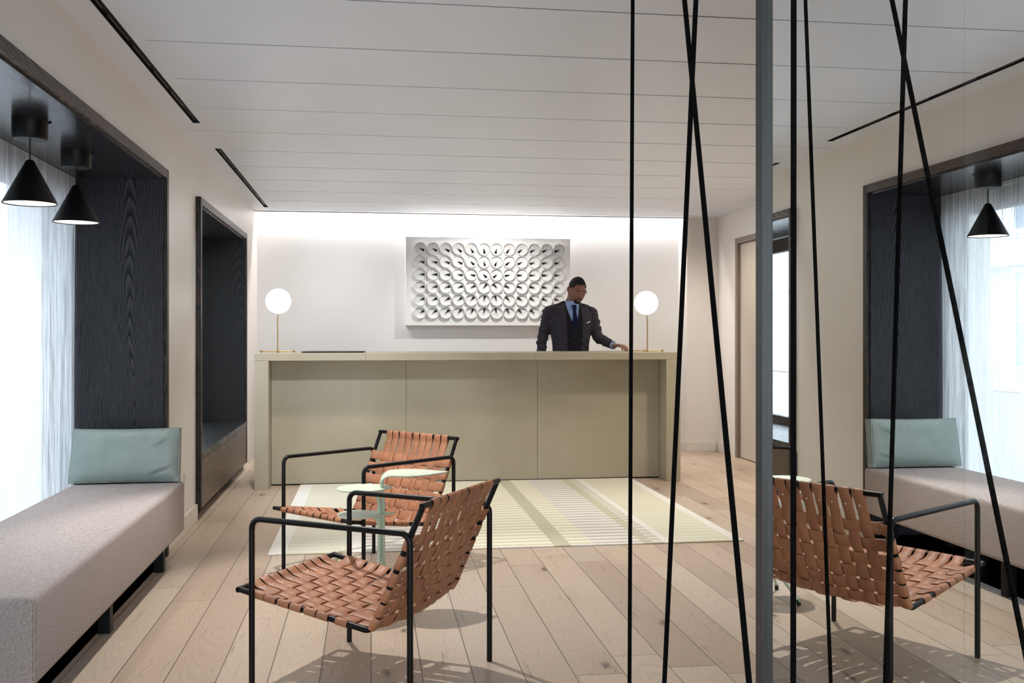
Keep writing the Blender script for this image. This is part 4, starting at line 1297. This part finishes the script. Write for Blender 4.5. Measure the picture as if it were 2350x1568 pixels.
def cloth(name, mat, left, right, off, n=26, mcol=8, thick=0.003, par=None):
    def samp(poly, t):
        k = t * (len(poly) - 1); i = min(int(k), len(poly) - 2); f = k - i
        return (poly[i][0] * (1 - f) + poly[i + 1][0] * f, poly[i][1] * (1 - f) + poly[i + 1][1] * f)
    vs = []; fs = []
    for i in range(n + 1):
        a = samp(left, i / n); b_ = samp(right, i / n)
        for j in range(mcol + 1):
            x = a[0] + (b_[0] - a[0]) * j / mcol; z = a[1] + (b_[1] - a[1]) * j / mcol
            vs.append((x, front_y(x, z, off), z))
    for i in range(n):
        for j in range(mcol):
            a = i * (mcol + 1) + j; fs.append((a, a + mcol + 1, a + mcol + 2, a + 1))
    o = MB().add(vs, fs).build(name, mat, par or man, smooth=True, auto=180)
    s_ = o.modifiers.new('solid', 'SOLIDIFY'); s_.thickness = thick; s_.offset = 0
    return o
# shirt front and collar, waistcoat, tie, lapels
cloth('shirt', M_['shirt'], [(-0.052, 1.560), (-0.056, 1.52), (-0.050, 1.46), (-0.022, 1.38), (0.008, 1.330)], [(0.054, 1.560), (0.058, 1.52), (0.058, 1.46), (0.036, 1.38), (0.012, 1.330)], 0.004)
cloth('waistcoat', M_['vest'], [(-0.064, 1.500), (-0.078, 1.42), (-0.074, 1.30), (-0.060, 1.18), (-0.050, 1.00)], [(-0.058, 1.500), (-0.034, 1.42), (0.004, 1.325), (0.010, 1.18), (0.014, 1.00)], 0.008)
wc = cloth('waistcoat', M_['vest'], [(0.060, 1.500), (0.047, 1.42), (0.008, 1.325), (0.006, 1.18), (0.008, 1.00)], [(0.068, 1.500), (0.090, 1.42), (0.088, 1.30), (0.080, 1.18), (0.075, 1.00)], 0.0095)
for z in (1.285, 1.225, 1.165, 1.11):
    m = MB().lathe([(0.0002, -0.0015), (0.0055, -0.001), (0.0055, 0.001), (0.0002, 0.0015)], 14)
    m.v = [(0.012 + a, front_y(0.012, z, 0.0125) + c, z + b_) for a, b_, c in m.v]
    m.build('button', M_['button'], wc, smooth=True)
cloth('tie', M_['tie'], [(0.000, 1.495), (0.0, 1.470), (-0.006, 1.40), (-0.012, 1.36), (0.002, 1.318)], [(0.030, 1.495), (0.026, 1.470), (0.036, 1.40), (0.036, 1.36), (0.014, 1.318)], 0.0125, thick=0.006)
cloth('tie_knot', M_['tie'], [(-0.006, 1.520), (-0.003, 1.505), (0.003, 1.484)], [(0.034, 1.520), (0.032, 1.505), (0.025, 1.484)], 0.020, 8, 6, thick=0.012)
cloth('collar', M_['shirt'], [(-0.058, 1.560), (-0.060, 1.525), (-0.044, 1.470)], [(-0.046, 1.560), (-0.012, 1.525), (-0.038, 1.466)], 0.013, 12, 6)
cloth('collar', M_['shirt'], [(0.062, 1.560), (0.064, 1.525), (0.056, 1.470)], [(0.052, 1.560), (0.032, 1.525), (0.050, 1.466)], 0.013, 12, 6)
cloth('lapel', M_['suit'], [(-0.075, 1.535), (-0.105, 1.475), (-0.118, 1.440), (-0.098, 1.30), (-0.062, 1.150)], [(-0.064, 1.535), (-0.066, 1.475), (-0.070, 1.440), (-0.062, 1.30), (-0.052, 1.150)], 0.0135, thick=0.004)
cloth('lapel', M_['suit'], [(0.068, 1.535), (0.072, 1.475), (0.078, 1.440), (0.086, 1.30), (0.078, 1.150)], [(0.080, 1.535), (0.112, 1.475), (0.126, 1.440), (0.118, 1.30), (0.090, 1.150)], 0.0135, thick=0.004)
cloth('jacket_front', M_['suit'], [(-0.150, 1.440), (-0.160, 1.30), (-0.158, 1.150), (-0.150, 0.95)], [(-0.070, 1.440), (-0.066, 1.30), (-0.052, 1.150), (-0.042, 0.95)], 0.0095, thick=0.004)
cloth('jacket_front', M_['suit'], [(0.078, 1.440), (0.088, 1.30), (0.078, 1.150), (0.074, 0.95)], [(0.155, 1.440), (0.165, 1.30), (0.158, 1.150), (0.150, 0.95)], 0.0095, thick=0.004)
for z in (1.135,):
    m = MB().lathe([(0.0002, -0.002), (0.008, -0.001), (0.008, 0.001), (0.0002, 0.002)], 16)
    m.v = [(-0.062 + a, front_y(-0.062, z, 0.017) + c, z + b_) for a, b_, c in m.v]
    m.build('button', M_['button'], man, smooth=True)
cloth('name_badge', M_['chrome'], [(0.128, 1.362), (0.128, 1.350)], [(0.166, 1.374), (0.166, 1.362)], 0.0145, 3, 6, thick=0.002)
d_ = (WR_R - EL_R).normalized()
MB().tube([WR_R - d_ * 0.02, WR_R + d_ * 0.014], 0.0315, 18).build('shirt_cuff', M_['shirt'], man, smooth=True)
d_ = (WR_L - EL_L).normalized()
MB().tube([WR_L - d_ * 0.02, WR_L + d_ * 0.014], 0.0315, 18).build('shirt_cuff', M_['shirt'], man, smooth=True)
tr = MB()
tr.rings([ell(0.86, .158, .112, 0), ell(0.97, .160, .108, 0)])
for sx in (-1, 1):
    tr.tube([(sx * 0.075, 0, 0.90), (sx * 0.095, 0, 0.70), (sx * 0.10, 0.0, 0.45), (sx * 0.10, 0.015, 0.07)], [0.098, 0.088, 0.072, 0.062], 24)
to = tr.build('trousers', M_['trouser'], man, smooth=True, auto=180)
rm = to.modifiers.new('remesh', 'REMESH'); rm.mode = 'VOXEL'; rm.voxel_size = 0.010; rm.use_smooth_shade = True
for sx in (-1, 1):
    m = MB().rings([ell(0.0, 0.048, 0.145, -0.055, 24, 2.4, sx * 0.105), ell(0.03, 0.050, 0.148, -0.055, 24, 2.4, sx * 0.105), ell(0.065, 0.046, 0.105, -0.02, 24, 2.2, sx * 0.105), ell(0.10, 0.045, 0.055, 0.02, 24, 2.0, sx * 0.105)])
    m.build('shoe', M_['shoe'], man, smooth=True, auto=50)
